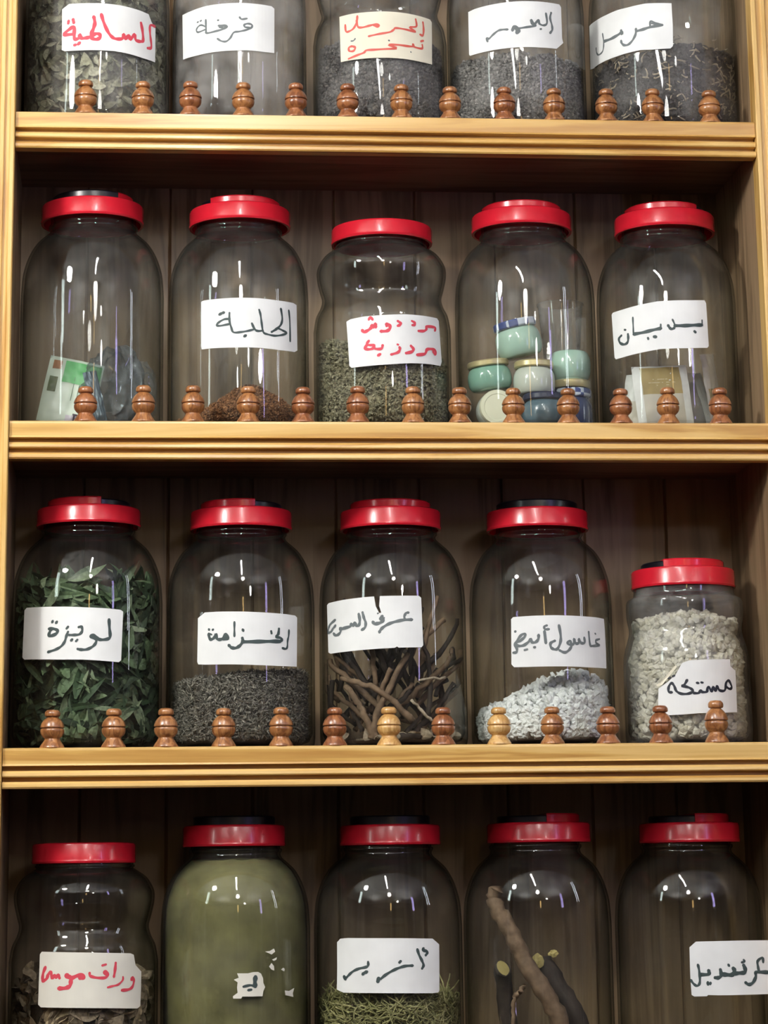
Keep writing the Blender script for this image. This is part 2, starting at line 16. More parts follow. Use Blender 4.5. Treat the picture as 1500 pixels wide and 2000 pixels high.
# ------------------------------------------------------------------ materials
def newmat(name):
    m = bpy.data.materials.new(name); m.use_nodes = True
    nt = m.node_tree; nt.nodes.clear()
    out = nt.nodes.new('ShaderNodeOutputMaterial')
    return m, nt, out
def N(nt, t, **kw):
    n = nt.nodes.new(t)
    for k, v in kw.items():
        if k in n.inputs: n.inputs[k].default_value = v
        else: setattr(n, k, v)
    return n
def ramp(nt, stops, interp='LINEAR'):
    r = nt.nodes.new('ShaderNodeValToRGB'); e = r.color_ramp; e.interpolation = interp
    while len(e.elements) < len(stops): e.elements.new(0.5)
    for el, (p, c) in zip(e.elements, stops):
        el.position = p; el.color = (*c, 1)
    return r
def plain(name, col, rough=.5, spec=.5, coat=0, bump=0, bscale=200, metal=0, trans=0):
    m, nt, out = newmat(name)
    b = N(nt, 'ShaderNodeBsdfPrincipled'); b.inputs['Base Color'].default_value = (*col, 1)
    b.inputs['Roughness'].default_value = rough; b.inputs['Specular IOR Level'].default_value = spec
    b.inputs['Coat Weight'].default_value = coat; b.inputs['Metallic'].default_value = metal
    tc = N(nt, 'ShaderNodeTexCoord'); nz = N(nt, 'ShaderNodeTexNoise'); nz.inputs['Scale'].default_value = bscale
    nt.links.new(tc.outputs['Object'], nz.inputs['Vector'])
    hs = N(nt, 'ShaderNodeMixRGB', blend_type='MULTIPLY'); hs.inputs[0].default_value = .25
    hs.inputs[1].default_value = (*col, 1); nt.links.new(nz.outputs['Fac'], hs.inputs[2])
    gm = N(nt, 'ShaderNodeMixRGB', blend_type='ADD'); gm.inputs[0].default_value = .125
    nt.links.new(hs.outputs[0], gm.inputs[1]); gm.inputs[2].default_value = (*col, 1)
    nt.links.new(gm.outputs[0], b.inputs['Base Color'])
    if bump:
        bp = N(nt, 'ShaderNodeBump'); bp.inputs['Strength'].default_value = bump; bp.inputs['Distance'].default_value = .001
        nt.links.new(nz.outputs['Fac'], bp.inputs['Height']); nt.links.new(bp.outputs[0], b.inputs['Normal'])
    nt.links.new(b.outputs[0], out.inputs[0]); return m
def wood(name, axis, dark, mid, light, rough=.36, coat=.45, scale=1.0, knots=True):
    m, nt, out = newmat(name)
    tc = N(nt, 'ShaderNodeTexCoord'); mp = N(nt, 'ShaderNodeMapping')
    s = [26*scale]*3; s[axis] = 1.6*scale
    mp.inputs['Scale'].default_value = s
    oi = N(nt, 'ShaderNodeObjectInfo')
    ad = N(nt, 'ShaderNodeVectorMath', operation='ADD'); cm = N(nt, 'ShaderNodeCombineXYZ')
    ml = N(nt, 'ShaderNodeMath', operation='MULTIPLY'); ml.inputs[1].default_value = 37.0
    nt.links.new(oi.outputs['Random'], ml.inputs[0])
    for i in range(3): nt.links.new(ml.outputs[0], cm.inputs[i])
    nt.links.new(tc.outputs['Object'], ad.inputs[0]); nt.links.new(cm.outputs[0], ad.inputs[1])
    nt.links.new(ad.outputs[0], mp.inputs['Vector'])
    n1 = N(nt, 'ShaderNodeTexNoise'); n1.inputs['Scale'].default_value = 1.0; n1.inputs['Detail'].default_value = 5; n1.inputs['Distortion'].default_value = 1.2
    n2 = N(nt, 'ShaderNodeTexNoise'); n2.inputs['Scale'].default_value = 7.0; n2.inputs['Detail'].default_value = 3
    nt.links.new(mp.outputs[0], n1.inputs['Vector']); nt.links.new(mp.outputs[0], n2.inputs['Vector'])
    wv = N(nt, 'ShaderNodeMath', operation='MULTIPLY'); wv.inputs[1].default_value = 26
    sn = N(nt, 'ShaderNodeMath', operation='SINE'); nt.links.new(n1.outputs['Fac'], wv.inputs[0]); nt.links.new(wv.outputs[0], sn.inputs[0])
    a1 = N(nt, 'ShaderNodeMath', operation='MULTIPLY_ADD'); a1.inputs[1].default_value = .22; nt.links.new(sn.outputs[0], a1.inputs[0])
    nt.links.new(n1.outputs['Fac'], a1.inputs[2])
    a2 = N(nt, 'ShaderNodeMath', operation='MULTIPLY_ADD'); a2.inputs[1].default_value = .35; nt.links.new(n2.outputs['Fac'], a2.inputs[0]); nt.links.new(a1.outputs[0], a2.inputs[2])
    rp = ramp(nt, [(.25, dark), (.55, mid), (.95, light)]); nt.links.new(a2.outputs[0], rp.inputs[0])
    b = N(nt, 'ShaderNodeBsdfPrincipled'); b.inputs['Roughness'].default_value = rough; b.inputs['Coat Weight'].default_value = coat; b.inputs['Coat Roughness'].default_value = .2
    nt.links.new(rp.outputs[0], b.inputs['Base Color'])
    bp = N(nt, 'ShaderNodeBump'); bp.inputs['Strength'].default_value = .12; bp.inputs['Distance'].default_value = .0006
    nt.links.new(n2.outputs['Fac'], bp.inputs['Height']); nt.links.new(bp.outputs[0], b.inputs['Normal'])
    nt.links.new(b.outputs[0], out.inputs[0]); return m
def island(name, cols, rough=.75, spec=.3, nscale=300, bump=.0, trans=0, lo=.6):
    """colour differs from piece to piece (each leaf, grain or stalk is an island of the mesh)"""
    m, nt, out = newmat(name)
    g = N(nt, 'ShaderNodeNewGeometry')
    st = [(i/max(1, len(cols)-1), c) for i, c in enumerate(cols)]
    rp = ramp(nt, st); nt.links.new(g.outputs['Random Per Island'], rp.inputs[0])
    tc = N(nt, 'ShaderNodeTexCoord'); nz = N(nt, 'ShaderNodeTexNoise'); nz.inputs['Scale'].default_value = nscale; nz.inputs['Detail'].default_value = 3
    nt.links.new(tc.outputs['Object'], nz.inputs['Vector'])
    r2 = ramp(nt, [(.3, (lo,lo,lo)), (.7, (1.15,1.15,1.15))]); nt.links.new(nz.outputs['Fac'], r2.inputs[0])
    mx = N(nt, 'ShaderNodeMixRGB', blend_type='MULTIPLY'); mx.inputs[0].default_value = 1
    nt.links.new(rp.outputs[0], mx.inputs[1]); nt.links.new(r2.outputs[0], mx.inputs[2])
    b = N(nt, 'ShaderNodeBsdfPrincipled'); b.inputs['Roughness'].default_value = rough; b.inputs['Specular IOR Level'].default_value = spec
    nt.links.new(mx.outputs[0], b.inputs['Base Color'])
    if trans:
        b.inputs['Subsurface Weight'].default_value = trans; b.inputs['Subsurface Radius'].default_value = (.004, .004, .003)
    nt.links.new(b.outputs[0], out.inputs[0]); return m
def glass(name, tint=(.968, .978, .97), dust=.03, dustcol=(.62, .6, .55), rough=.015, wave=.06, edge=.85):
    """clear container glass: see-through walls that mirror the room by the Fresnel law, with a film of dust"""
    m, nt, out = newmat(name)
    lw = N(nt, 'ShaderNodeLayerWeight'); lw.inputs['Blend'].default_value = .5
    p5 = N(nt, 'ShaderNodeMath', operation='POWER'); p5.inputs[1].default_value = 4.0; nt.links.new(lw.outputs['Facing'], p5.inputs[0])
    fr = N(nt, 'ShaderNodeMath', operation='MULTIPLY_ADD', use_clamp=True); fr.inputs[1].default_value = .42; fr.inputs[2].default_value = .034
    nt.links.new(p5.outputs[0], fr.inputs[0])
    p3 = N(nt, 'ShaderNodeMath', operation='POWER'); p3.inputs[1].default_value = 3.2; nt.links.new(lw.outputs['Facing'], p3.inputs[0])
    p3b = N(nt, 'ShaderNodeMath', operation='MULTIPLY'); p3b.inputs[1].default_value = edge; nt.links.new(p3.outputs[0], p3b.inputs[0])
    tm = N(nt, 'ShaderNodeMixRGB'); tm.inputs[1].default_value = (*tint, 1); tm.inputs[2].default_value = (.12, .15, .12, 1)
    nt.links.new(p3b.outputs[0], tm.inputs[0])
    tr = N(nt, 'ShaderNodeBsdfTransparent'); nt.links.new(tm.outputs[0], tr.inputs['Color'])
    tc = N(nt, 'ShaderNodeTexCoord'); mp = N(nt, 'ShaderNodeMapping'); mp.inputs['Scale'].default_value = (34, 34, 12)
    nt.links.new(tc.outputs['Object'], mp.inputs['Vector'])
    nz = N(nt, 'ShaderNodeTexNoise'); nz.inputs['Scale'].default_value = 1.0; nz.inputs['Detail'].default_value = 2; nt.links.new(mp.outputs[0], nz.inputs['Vector'])
    bp = N(nt, 'ShaderNodeBump'); bp.inputs['Strength'].default_value = wave; bp.inputs['Distance'].default_value = .004
    nt.links.new(nz.outputs['Fac'], bp.inputs['Height'])
    gl = N(nt, 'ShaderNodeBsdfGlossy'); gl.inputs['Roughness'].default_value = rough; nt.links.new(bp.outputs[0], gl.inputs['Normal'])
    mx = N(nt, 'ShaderNodeMixShader'); nt.links.new(fr.outputs[0], mx.inputs[0]); nt.links.new(tr.outputs[0], mx.inputs[1]); nt.links.new(gl.outputs[0], mx.inputs[2])
    n2 = N(nt, 'ShaderNodeTexNoise'); n2.inputs['Scale'].default_value = 16; n2.inputs['Detail'].default_value = 6; n2.inputs['Roughness'].default_value = .65
    nt.links.new(tc.outputs['Object'], n2.inputs['Vector'])
    r2 = ramp(nt, [(.35, (0,)*3), (.75, (1,)*3)]); nt.links.new(n2.outputs['Fac'], r2.inputs[0])
    dm = N(nt, 'ShaderNodeMath', operation='MULTIPLY'); dm.inputs[1].default_value = dust*2; nt.links.new(r2.outputs[0], dm.inputs[0])
    df = N(nt, 'ShaderNodeBsdfDiffuse'); df.inputs['Color'].default_value = (*dustcol, 1)
    m2 = N(nt, 'ShaderNodeMixShader'); nt.links.new(dm.outputs[0], m2.inputs[0]); nt.links.new(mx.outputs[0], m2.inputs[1]); nt.links.new(df.outputs[0], m2.inputs[2])
    nt.links.new(m2.outputs[0], out.inputs[0]); return m
def emit(name, col, st):
    m, nt, out = newmat(name); e = N(nt, 'ShaderNodeEmission'); e.inputs[0].default_value = (*col, 1); e.inputs[1].default_value = st
    nt.links.new(e.outputs[0], out.inputs[0]); return m

PINE = ((.39,.18,.036), (.60,.35,.092), (.72,.47,.165))
M = {}
M['pine_x'] = wood('pine along', 0, *PINE)
M['pine_z'] = wood('pine upright', 2, *PINE)
M['inner_shaded_z'] = wood('shade darkened inner boards upright', 2, (.125,.078,.04), (.225,.147,.08), (.30,.20,.115), rough=.5, coat=.05)  # same pine, its colour darkened to stand in for shade inside the bay
M['inner_shaded_x'] = wood('shade darkened inner boards along', 0, (.11,.065,.042), (.19,.115,.075), (.26,.165,.11), rough=.5, coat=.05)  # darker still, shade of the shelf undersides put into the colour
M['turned'] = wood('turned wood', 2, (.15,.052,.018), (.27,.105,.035), (.40,.18,.065), rough=.28, coat=.5, scale=4)
M['turned_red'] = wood('turned red wood', 2, (.13,.04,.015), (.23,.078,.028), (.33,.13,.05), rough=.28, coat=.5, scale=4)
M['turned_pale'] = wood('turned pale wood', 2, (.40,.20,.06), (.55,.31,.10), (.66,.42,.17), rough=.28, coat=.5, scale=4)
M['red'] = plain('red plastic', (.54,.012,.026), rough=.24, coat=.12, bscale=60)
M['black'] = plain('black plastic', (.006,.006,.010), rough=.3, bscale=60)
M['glass_a'] = glass('clear jar glass', dust=.02)
M['glass_top_haze'] = glass('dusty top row glass with painted light haze', dust=.06, dustcol=(.70,.68,.66), rough=.03)  # dust film thickened beyond real dust to brighten the whole row
M['glass_dust_glow'] = glass('dusty jar glass with painted glow', dust=.12, dustcol=(.74,.71,.69), rough=.04)  # extra pale dust stands in for a white glow in this jar
M['glass_b'] = glass('cleaner jar glass', dust=.006)
M['glass_green'] = glass('greenish jar glass', tint=(.94,.955,.90), dust=.02)
M['plastic_jar'] = glass('cloudy jar plastic', tint=(.93,.93,.92), dust=.10, dustcol=(.75,.75,.73), rough=.06, wave=.15)
M['film'] = glass('clear plastic film', tint=(.96,.96,.96), dust=.06, dustcol=(.8,.8,.8), rough=.08, wave=.5, edge=.1)
M['paper'] = plain('white paper label', (.80,.815,.81), rough=.65, spec=.25, bscale=30)
M['paper_cream'] = plain('cream paper label', (.78,.74,.60), rough=.65, spec=.25, bscale=30)
M['paper_grey'] = plain('old paper label', (.74,.72,.64), rough=.65, spec=.25, bscale=30)
M['ink_r'] = plain('red marker ink', (.62,.055,.085), rough=.6, bscale=150)
M['ink_o'] = plain('orange red marker ink', (.60,.10,.075), rough=.6, bscale=150)
M['ink_g'] = plain('grey marker ink', (.12,.14,.145), rough=.6, bscale=150)
M['ink_k'] = plain('dark marker ink', (.035,.055,.055), rough=.6, bscale=150)
M['ink_b'] = plain('black marker ink', (.008,.012,.022), rough=.5, bscale=150)
M['wallp'] = plain('painted plaster', (.07,.065,.06), rough=.8, bscale=12)
M['ceil'] = plain('ceiling plaster', (.78,.79,.78), rough=.85, bscale=12)
M['floor'] = plain('stone floor tile', (.045,.04,.035), rough=.4, bscale=8)
M['fixture'] = plain('white lamp housing', (.8,.8,.8), rough=.4)
M['darkwood'] = wood('dark cabinet wood', 2, (.05,.028,.015), (.09,.05,.025), (.13,.08,.04))

# ------------------------------------------------------------------ mesh helpers
def link(name, me, mats, parent=None, loc=None, smooth=False):
    o = bpy.data.objects.new(name, me); C.objects.link(o)
    for m in (mats if isinstance(mats, (list, tuple)) else [mats]): me.materials.append(m)
    if parent: o.parent = parent
    if loc is not None: o.location = loc
    if smooth:
        for p in me.polygons: p.use_smooth = True
    return o
def pyd(name, V, F, mats, parent=None, loc=None, smooth=False, mi=None):
    me = bpy.data.meshes.new(name); me.from_pydata(V, [], F)
    o = link(name, me, mats, parent, loc, smooth)
    if mi: me.polygons.foreach_set('material_index', mi)
    me.update(); return o
def bmo(name, bm, mats, parent=None, loc=None, smooth=False, sharp=None):
    me = bpy.data.meshes.new(name); bm.normal_update(); bm.to_mesh(me); bm.free()
    o = link(name, me, mats, parent, loc, smooth)
    if sharp is not None: me.set_sharp_from_angle(angle=math.radians(sharp))
    return o
def empty(name, loc):
    o = bpy.data.objects.new(name, None); C.objects.link(o); o.location = loc; o.empty_display_size = .05; return o
def tag(o, label, cat, group=None, kind=None):
    o['label'] = label; o['category'] = cat
    if group: o['group'] = group
    if kind: o['kind'] = kind
    return o
def add_box(bm, x0, x1, y0, y1, z0, z1, bev=0, seg=2):
    r = bmesh.ops.create_cube(bm, size=1)
    vs = r['verts']
    for v in vs:
        v.co = Vector(((x0+x1)/2+v.co.x*(x1-x0), (y0+y1)/2+v.co.y*(y1-y0), (z0+z1)/2+v.co.z*(z1-z0)))
    if bev:
        es = list({e for v in vs for e in v.link_edges})
        bmesh.ops.bevel(bm, geom=es, offset=bev, segments=seg, affect='EDGES', profile=.6)
def catmull(pts, n=6, closed=False):
    out = []
    P = [Vector(p) for p in pts]
    if len(P) < 3: 
        return [tuple(p) for p in P]
    for i in range(len(P)-1):
        p0, p1, p2, p3 = P[max(i-1, 0)], P[i], P[i+1], P[min(i+2, len(P)-1)]
        for k in range(n):
            t = k/n
            out.append(tuple(.5*((2*p1)+(p2-p0)*t+(2*p0-5*p1+4*p2-p3)*t*t+(3*p1-p0-3*p2+p3)*t**3)))
    out.append(tuple(P[-1])); return out
def lathe(prof, seg=64, closed=False):
    """revolve (r,z) pairs about Z"""
    bm = bmesh.new(); rings = []
    for r, z in prof:
        if r < 1e-5: rings.append([bm.verts.new((0, 0, z))])
        else: rings.append([bm.verts.new((r*math.cos(2*PI*k/seg), r*math.sin(2*PI*k/seg), z)) for k in range(seg)])
    pairs = list(zip(rings[:-1], rings[1:]))
    if closed: pairs.append((rings[-1], rings[0]))
    for a, b in pairs:
        for k in range(seg):
            q = (k+1) % seg
            if len(a) == 1 and len(b) == 1: continue
            if len(a) == 1: bm.faces.new((a[0], b[q], b[k]))
            elif len(b) == 1: bm.faces.new((a[k], a[q], b[0]))
            else: bm.faces.new((a[k], a[q], b[q], b[k]))
    bmesh.ops.recalc_face_normals(bm, faces=bm.faces); return bm
def extrude_profile(bm, prof, axis, a, b):
    """sweep a closed 2D outline along X (outline = y,z) or Z (outline = x,y)"""
    def P(u, v, t): return (t, u, v) if axis == 0 else (u, v, t)
    A = [bm.verts.new(P(u, v, a)) for u, v in prof]; B = [bm.verts.new(P(u, v, b)) for u, v in prof]
    n = len(prof)
    for i in range(n): bm.faces.new((A[i], A[(i+1) % n], B[(i+1) % n], B[i]))
    bm.faces.new(A); bm.faces.new(B[::-1])
    bmesh.ops.recalc_face_normals(bm, faces=bm.faces)
def tube(pts, rads, seg=8, cap=True, jit=0):
    """a bent tapering rod through pts"""
    V, F = [], []
    P = [Vector(p) for p in pts]; up = Vector((.3, .2, 1)).normalized()
    for i, p in enumerate(P):
        t = (P[min(i+1, len(P)-1)]-P[max(i-1, 0)]).normalized()
        s = t.cross(up)
        if s.length < 1e-3: s = t.cross(Vector((1, 0, 0)))
        s.normalize(); u = s.cross(t)
        for k in range(seg):
            a = 2*PI*k/seg; r = rads[i]*(1+jit*(rnd.random()-.5))
            V.append(tuple(p+s*math.cos(a)*r+u*math.sin(a)*r))
    for i in range(len(P)-1):
        for k in range(seg):
            q = (k+1) % seg
            F.append((i*seg+k, i*seg+q, (i+1)*seg+q, (i+1)*seg+k))
    if cap:
        F.append(tuple(range(seg))[::-1]); F.append(tuple((len(P)-1)*seg+k for k in range(seg)))
    return V, F

# ------------------------------------------------------------------ camera
def rot(yaw, pitch, roll):
    return Matrix.Rotation(yaw, 3, 'Z') @ Matrix.Rotation(pitch, 3, 'X') @ Matrix.Rotation(roll, 3, 'Y')
R = rot(-.0981, .2383, .0136)
cam = bpy.data.cameras.new('camera'); co = bpy.data.objects.new('camera', cam); C.objects.link(co)
right, fwd, up = R @ Vector((1, 0, 0)), R @ Vector((0, 1, 0)), R @ Vector((0, 0, 1))
mw = Matrix((right, up, -fwd)).transposed().to_4x4(); mw.translation = Vector((.1326, -2.8279, 2.45-.8532))
co.matrix_world = mw
cam.sensor_fit = 'HORIZONTAL'; cam.sensor_width = 36; cam.lens = 36*5118.2/1500; cam.shift_y = -500/1500
cam.clip_start = .05; cam.clip_end = 50
bpy.context.scene.camera = co

# ------------------------------------------------------------------ the room (behind and around the camera)
RX0, RX1, RY0, RY1, RZ = -3.2, 3.6, -4.6, .26, 3.06
def struct(name, x0, x1, y0, y1, z0, z1, m):
    bm = bmesh.new(); add_box(bm, x0, x1, y0, y1, z0, z1); o = bmo(name, bm, m); o['kind'] = 'structure'; return o
struct('floor', RX0-.1, RX1+.1, RY0-.1, RY1+.1, -.1, 0, M['floor'])
struct('ceiling', RX0-.1, RX1+.1, RY0-.1, RY1+.1, RZ, RZ+.1, M['ceil'])
struct('wall_back', RX0-.1, RX1+.1, RY1, RY1+.1, 0, RZ, M['wallp'])
struct('wall_front', RX0-.1, RX1+.1, RY0-.1, RY0, 0, RZ, M['wallp'])
struct('wall_left', RX0-.1, RX0, RY0, RY1, 0, RZ, M['wallp'])
struct('wall_right', RX1, RX1+.1, RY0, RY1, 0, RZ, M['wallp'])

# lamps: round ceiling lamps, one ceiling tube, upright light columns of the display stands
def light_column(x, y, z0, z1, r, power, col, label):
    e = empty('light_column', (x, y, 0)); tag(e, label, 'lamp', 'upright light columns of the display stands')
    bm = bmesh.new(); add_box(bm, -.16, .16, -.16, .16, 0, .05, .01); bmo('base', bm, M['darkwood'], e)
    V, F = tube([(0, 0, .05), (0, 0, z0)], [.02, .02], 12); pyd('pole', V, F, M['fixture'], e, smooth=True)
    pts = [(0, 0, z0+(z1-z0)*i/8) for i in range(9)]
    V, F = tube(pts, [r]*9, 24); pyd('glow_tube', V, F, emit('column glow', col, power), e, smooth=True)
    for z in (z0, z1):
        bm = lathe([(0, z-.02), (r*1.15, z-.02), (r*1.15, z+.02), (0, z+.02)], 24); bmo('end_cap', bm, M['fixture'], e, smooth=True, sharp=40)
def globe_lamp(x, y, z, r, power, label, col=(1, .965, .92)):
    """a glowing glass globe on a short rod under a ceiling plate"""
    e = empty('globe_lamp', (x, y, z)); tag(e, label, 'lamp', 'globe lamps of the shop')
    bmo('ceiling_plate', lathe([(0, RZ-z), (.06, RZ-z), (.06, RZ-z-.012), (.05, RZ-z-.018), (0, RZ-z-.018)], 32), M['fixture'], e, smooth=True, sharp=30)
    bmo('rod', lathe([(0, RZ-z-.015), (.009, RZ-z-.015), (.009, r*.9), (.026, r*.9), (.026, r*1.02), (0, r*1.02)], 20), M['fixture'], e)
    bmo('globe', lathe([(r*math.sin(PI*i/24), -r*math.cos(PI*i/24)) for i in range(25)], 40), emit('globe glow', col, power), e, smooth=True)
globe_lamp(.30, -2.15, 2.84, .125, 26, 'globe lamp straight ahead of the shelf unit')
globe_lamp(-.85, -1.12, 2.84, .105, 150, 'globe lamp left of the shelf unit')
globe_lamp(1.1, -3.6, 2.84, .10, 40, 'globe lamp farthest from the shelf unit')
tb = empty('ceiling_tube', (.235, -1.25, RZ)); tag(tb, 'ceiling tube lamp running straight towards the shelf unit', 'lamp')
bm = bmesh.new(); add_box(bm, -.022, .022, -.50, .50, -.085, -.07, .004); add_box(bm, -.03, .03, -.34, -.30, -.072, 0, .003); add_box(bm, -.03, .03, .30, .34, -.072, 0, .003); bmo('housing', bm, M['fixture'], tb)
V, F = tube([(0, -.46, -.117), (0, .46, -.117)], [.031, .031], 14); pyd('tube', V, F, emit('tube glow', (1, .985, .96), 52), tb, smooth=True)
light_column(-1.5, -1.35, 2.25, 2.98, .055, 14, (.85, 1, .95), 'greenish white light column left of the shelf unit')
light_column(1.9, -2.0, 1.9, 2.75, .040, 15, (.55, .45, 1), 'violet light column right of the shelf unit')
light_column(2.3, -.85, 1.95, 2.90, .022, 20, (.85, .93, 1), 'bluish white light column far to the right')
light_column(.36, -4.2, 2.2, 2.85, .06, 9, (1, .62, .22), 'warm orange light column at the far wall')
def uplight(x, y, z, r, power, label):
    """an added bowl lamp, out of view, that throws light up to brighten the ceiling"""
    e = empty('added_uplight_bowl', (x, y, z)); tag(e, label, 'lamp', 'added uplight bowls that brighten the ceiling')
    bmo('bowl', lathe([(0, -.09), (r*.5, -.08), (r*.85, -.04), (r, .01), (r*.97, .012), (r*.82, -.03), (r*.5, -.065), (0, -.072)], 40), M['fixture'], e, smooth=True, sharp=50)
    for a in (0, 2.1, 4.2):
        V, F = tube([(r*.98*math.cos(a), r*.98*math.sin(a), .008), (.02*math.cos(a), .02*math.sin(a), RZ-z)], [.004, .004], 8); pyd('hanger', V, F, M['fixture'], e)
    bm = bmesh.new(); bmesh.ops.create_circle(bm, cap_ends=True, segments=40, radius=r*.84)
    for v in bm.verts: v.co.z = -.028
    bmesh.ops.recalc_face_normals(bm, faces=bm.faces)
    for f in bm.faces:
        if f.normal.z < 0: f.normal_flip()
    bmo('lamp_disc', bm, emit('added uplight glow', (1, .98, .95), power), e)
uplight(-.95, -2.75, 2.62, .22, 60, 'added unseen uplight bowl left of the middle of the shop')  # both bowls are added, only to brighten the ceiling mirrored in the jars
uplight(1.55, -2.45, 2.62, .22, 60, 'added unseen uplight bowl right of the middle of the shop')


# ------------------------------------------------------------------ the shelf unit
unit = empty('shelf_unit', (0, 0, 0))
tag(unit, 'pine wall shelf unit with moulded edges and rows of little turned finials, holding the jars', 'shelf unit')
def post_profile(sgn, x):
    xs = [(0, 0), (0, -.0035), (-.0012, -.0047), (-.0048, -.0047), (-.006, -.0035), (-.006, -.001), (-.0112, -.001), (-.0112, -.0035), (-.0122, -.0045), (-.0158, -.0045), (-.0168, -.0035), (-.0168, -.001), (-.022, -.001), (-.022, -.0035), (-.0232, -.0045), (-.0268, -.0045), (-.028, -.003), (-.06, -.003), (-.06, .02), (0, .02)]
    return [(x+sgn*a, b) for a, b in xs]
bm = bmesh.new(); extrude_profile(bm, post_profile(1, 0), 2, 0, 2.95); bmo('post', bm, M['pine_z'], unit)
bm = bmesh.new(); extrude_profile(bm, post_profile(-1, W), 2, 0, 2.95); bmo('post', bm, M['pine_z'], unit)
for x0, x1 in ((-.02, 0), (W, W+.02)):
    bm = bmesh.new(); add_box(bm, x0, x1, .02, DEP, 0, 2.95); bmo('side_panel', bm, M['inner_shaded_z'], unit)
# back of upright boards with narrow V joints
bm = bmesh.new(); prof = []; n = 9; bw = (W+.04)/n
for i in range(n):
    x = -.02+i*bw
    prof += [(x, DEP+.003), (x+.002, DEP), (x+bw-.002, DEP)]
prof += [(W+.02, DEP+.003), (W+.02, DEP+.018), (-.02, DEP+.018)]
extrude_profile(bm, prof, 2, 0, 2.95); bmo('back_panel', bm, M['inner_shaded_z'], unit)
bm = bmesh.new(); add_box(bm, -.06, W+.06, -.02, DEP+.018, 2.95, 2.985, .006); bmo('cornice', bm, M['pine_x'], unit)
FASCIA = [(.018, 0), (.0035, 0), (.001, -.001), (.0008, -.003), (.0012, -.0168), (.0002, -.0186), (.0008, -.0190), (.0105, -.0190), (.0105, -.0238), (.0028, -.0238), (.0008, -.0262), (.0004, -.0290), (.0012, -.0302), (.0105, -.0304), (.0105, -.0352), (.0028, -.0352), (.0006, -.0372), (.0003, -.0405), (.0015, -FH), (.018, -FH)]
FIN = [(0, 0), (.0131, 0), (.0132, .0012), (.0117, .0040), (.0097, .0070), (.0083, .0094), (.0081, .0106), (.0094, .0119), (.0116, .0144), (.0127, .0180), (.0124, .0208), (.0113, .0214), (.0113, .0221), (.0128, .0226), (.0124, .0250), (.0110, .0284), (.0085, .0317), (.0061, .0337), (.0058, .0344), (.0078, .0350), (.0084, .0371), (.0079, .0398), (.0058, .0418), (0, .0424)]
fprof = [FIN[0]] + catmull(FIN[1:-1], 3) + [FIN[-1]]
def fin_mesh(s):
    return [(r, z*s) for r, z in fprof]
fin_src = {}
for i, z in enumerate([2.80]+ZS):
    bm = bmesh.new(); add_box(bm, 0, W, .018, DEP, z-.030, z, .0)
    sh = bmo('shelf', bm, M['inner_shaded_x'], unit)
    bm = bmesh.new(); extrude_profile(bm, [(u, v+z) for u, v in FASCIA], 0, .0006, W-.0006)
    bmo('moulded_edge', bm, M['pine_x'], sh)
    if 1 <= i <= 3:
        for k, x in enumerate(FINX[i-1]):
            kind = 'turned'
            if i == 3: kind = 'turned_pale' if k in (6, 8) else ('turned_red' if k in (5, 7, 10, 11) else 'turned')
            elif rnd.random() < .45: kind = 'turned_red'
            if kind not in fin_src:
                o = bmo('finial', lathe(fprof, 32), M[kind], sh, smooth=True, sharp=35); fin_src[kind] = o
            else:
                o = fin_src[kind].copy(); C.objects.link(o); o.parent = sh
            s = .94+.06*rnd.random()
            if i == 3 and k == 12: s = 1.08
            o.location = (x, .0145, z); o.rotation_euler = (0, 0, rnd.uniform(0, 6)); o.scale = (1, 1, s)
            if kind == 'turned_pale': o['label'] = 'pale blond turned finial'

# ------------------------------------------------------------------ jars
def prof_A(R, hL):
    p = [(R*.60, hL+.018), (R*.60, hL-.001), (R*.622, hL-.0025), (R*.628, hL-.0048), (R*.612, hL-.0068), (R*.606, hL-.0088), (R*.63, hL-.0125), (R*.70, hL-.0175), (R*.80, hL-.0255), (R*.885, hL-.037), (R*.945, hL-.050), (R*.982, hL-.064), (R, hL-.086)]
    return catmull(p, 4)
def prof_B(R, hL):
    p = [(R*.655, hL+.018), (R*.655, hL-.0008), (R*.672, hL-.002), (R*.672, hL-.0038), (R*.655, hL-.0052), (R*.70, hL-.0075), (R*.84, hL-.0155), (R*.935, hL-.028), (R*.945, hL-.040), (R*.905, hL-.055), (R*.872, hL-.066), (R*.90, hL-.076), (R*.965, hL-.087), (R, hL-.103)]
    return catmull(p, 5)
def prof_C(R, hL):
    p = [(R*.80, hL+.016), (R*.80, hL-.004), (R*.82, hL-.009), (R*.90, hL-.0125), (R*.925, hL-.018), (R*.925, hL-.032), (R*.892, hL-.047), (R*.925, hL-.058), (R*.98, hL-.072), (R, hL-.084)]
    return catmull(p, 5)
def inner_r(key, z):
    """inside radius of a jar at height z"""
    p = INNER[key]
    if z <= p[-1][1]: return p[-1][0]
    for (r0, z0), (r1, z1) in zip(p[:-1], p[1:]):
        if z1 <= z <= z0:
            return r1+(r0-r1)*(z-z1)/max(1e-9, z0-z1)
    return p[0][0]
INNER = {}; JAR = {}
LID = {'21': ('b', .62), '22': ('r', -.75), '23': None, '24': ('f', 0), '25': ('l', .68), '31': ('l', .30), '32': ('l', .30), '33': ('f', 0), '34': ('b', 2), '35': ('r', -.62),
       '41': None, '42': ('b', 2), '43': ('b', 2), '44': ('r', .05), '45': ('r', -.05), '11': ('f', 0), '12': ('f', 0), '13': None, '14': ('f', 0), '15': ('f', 0)}
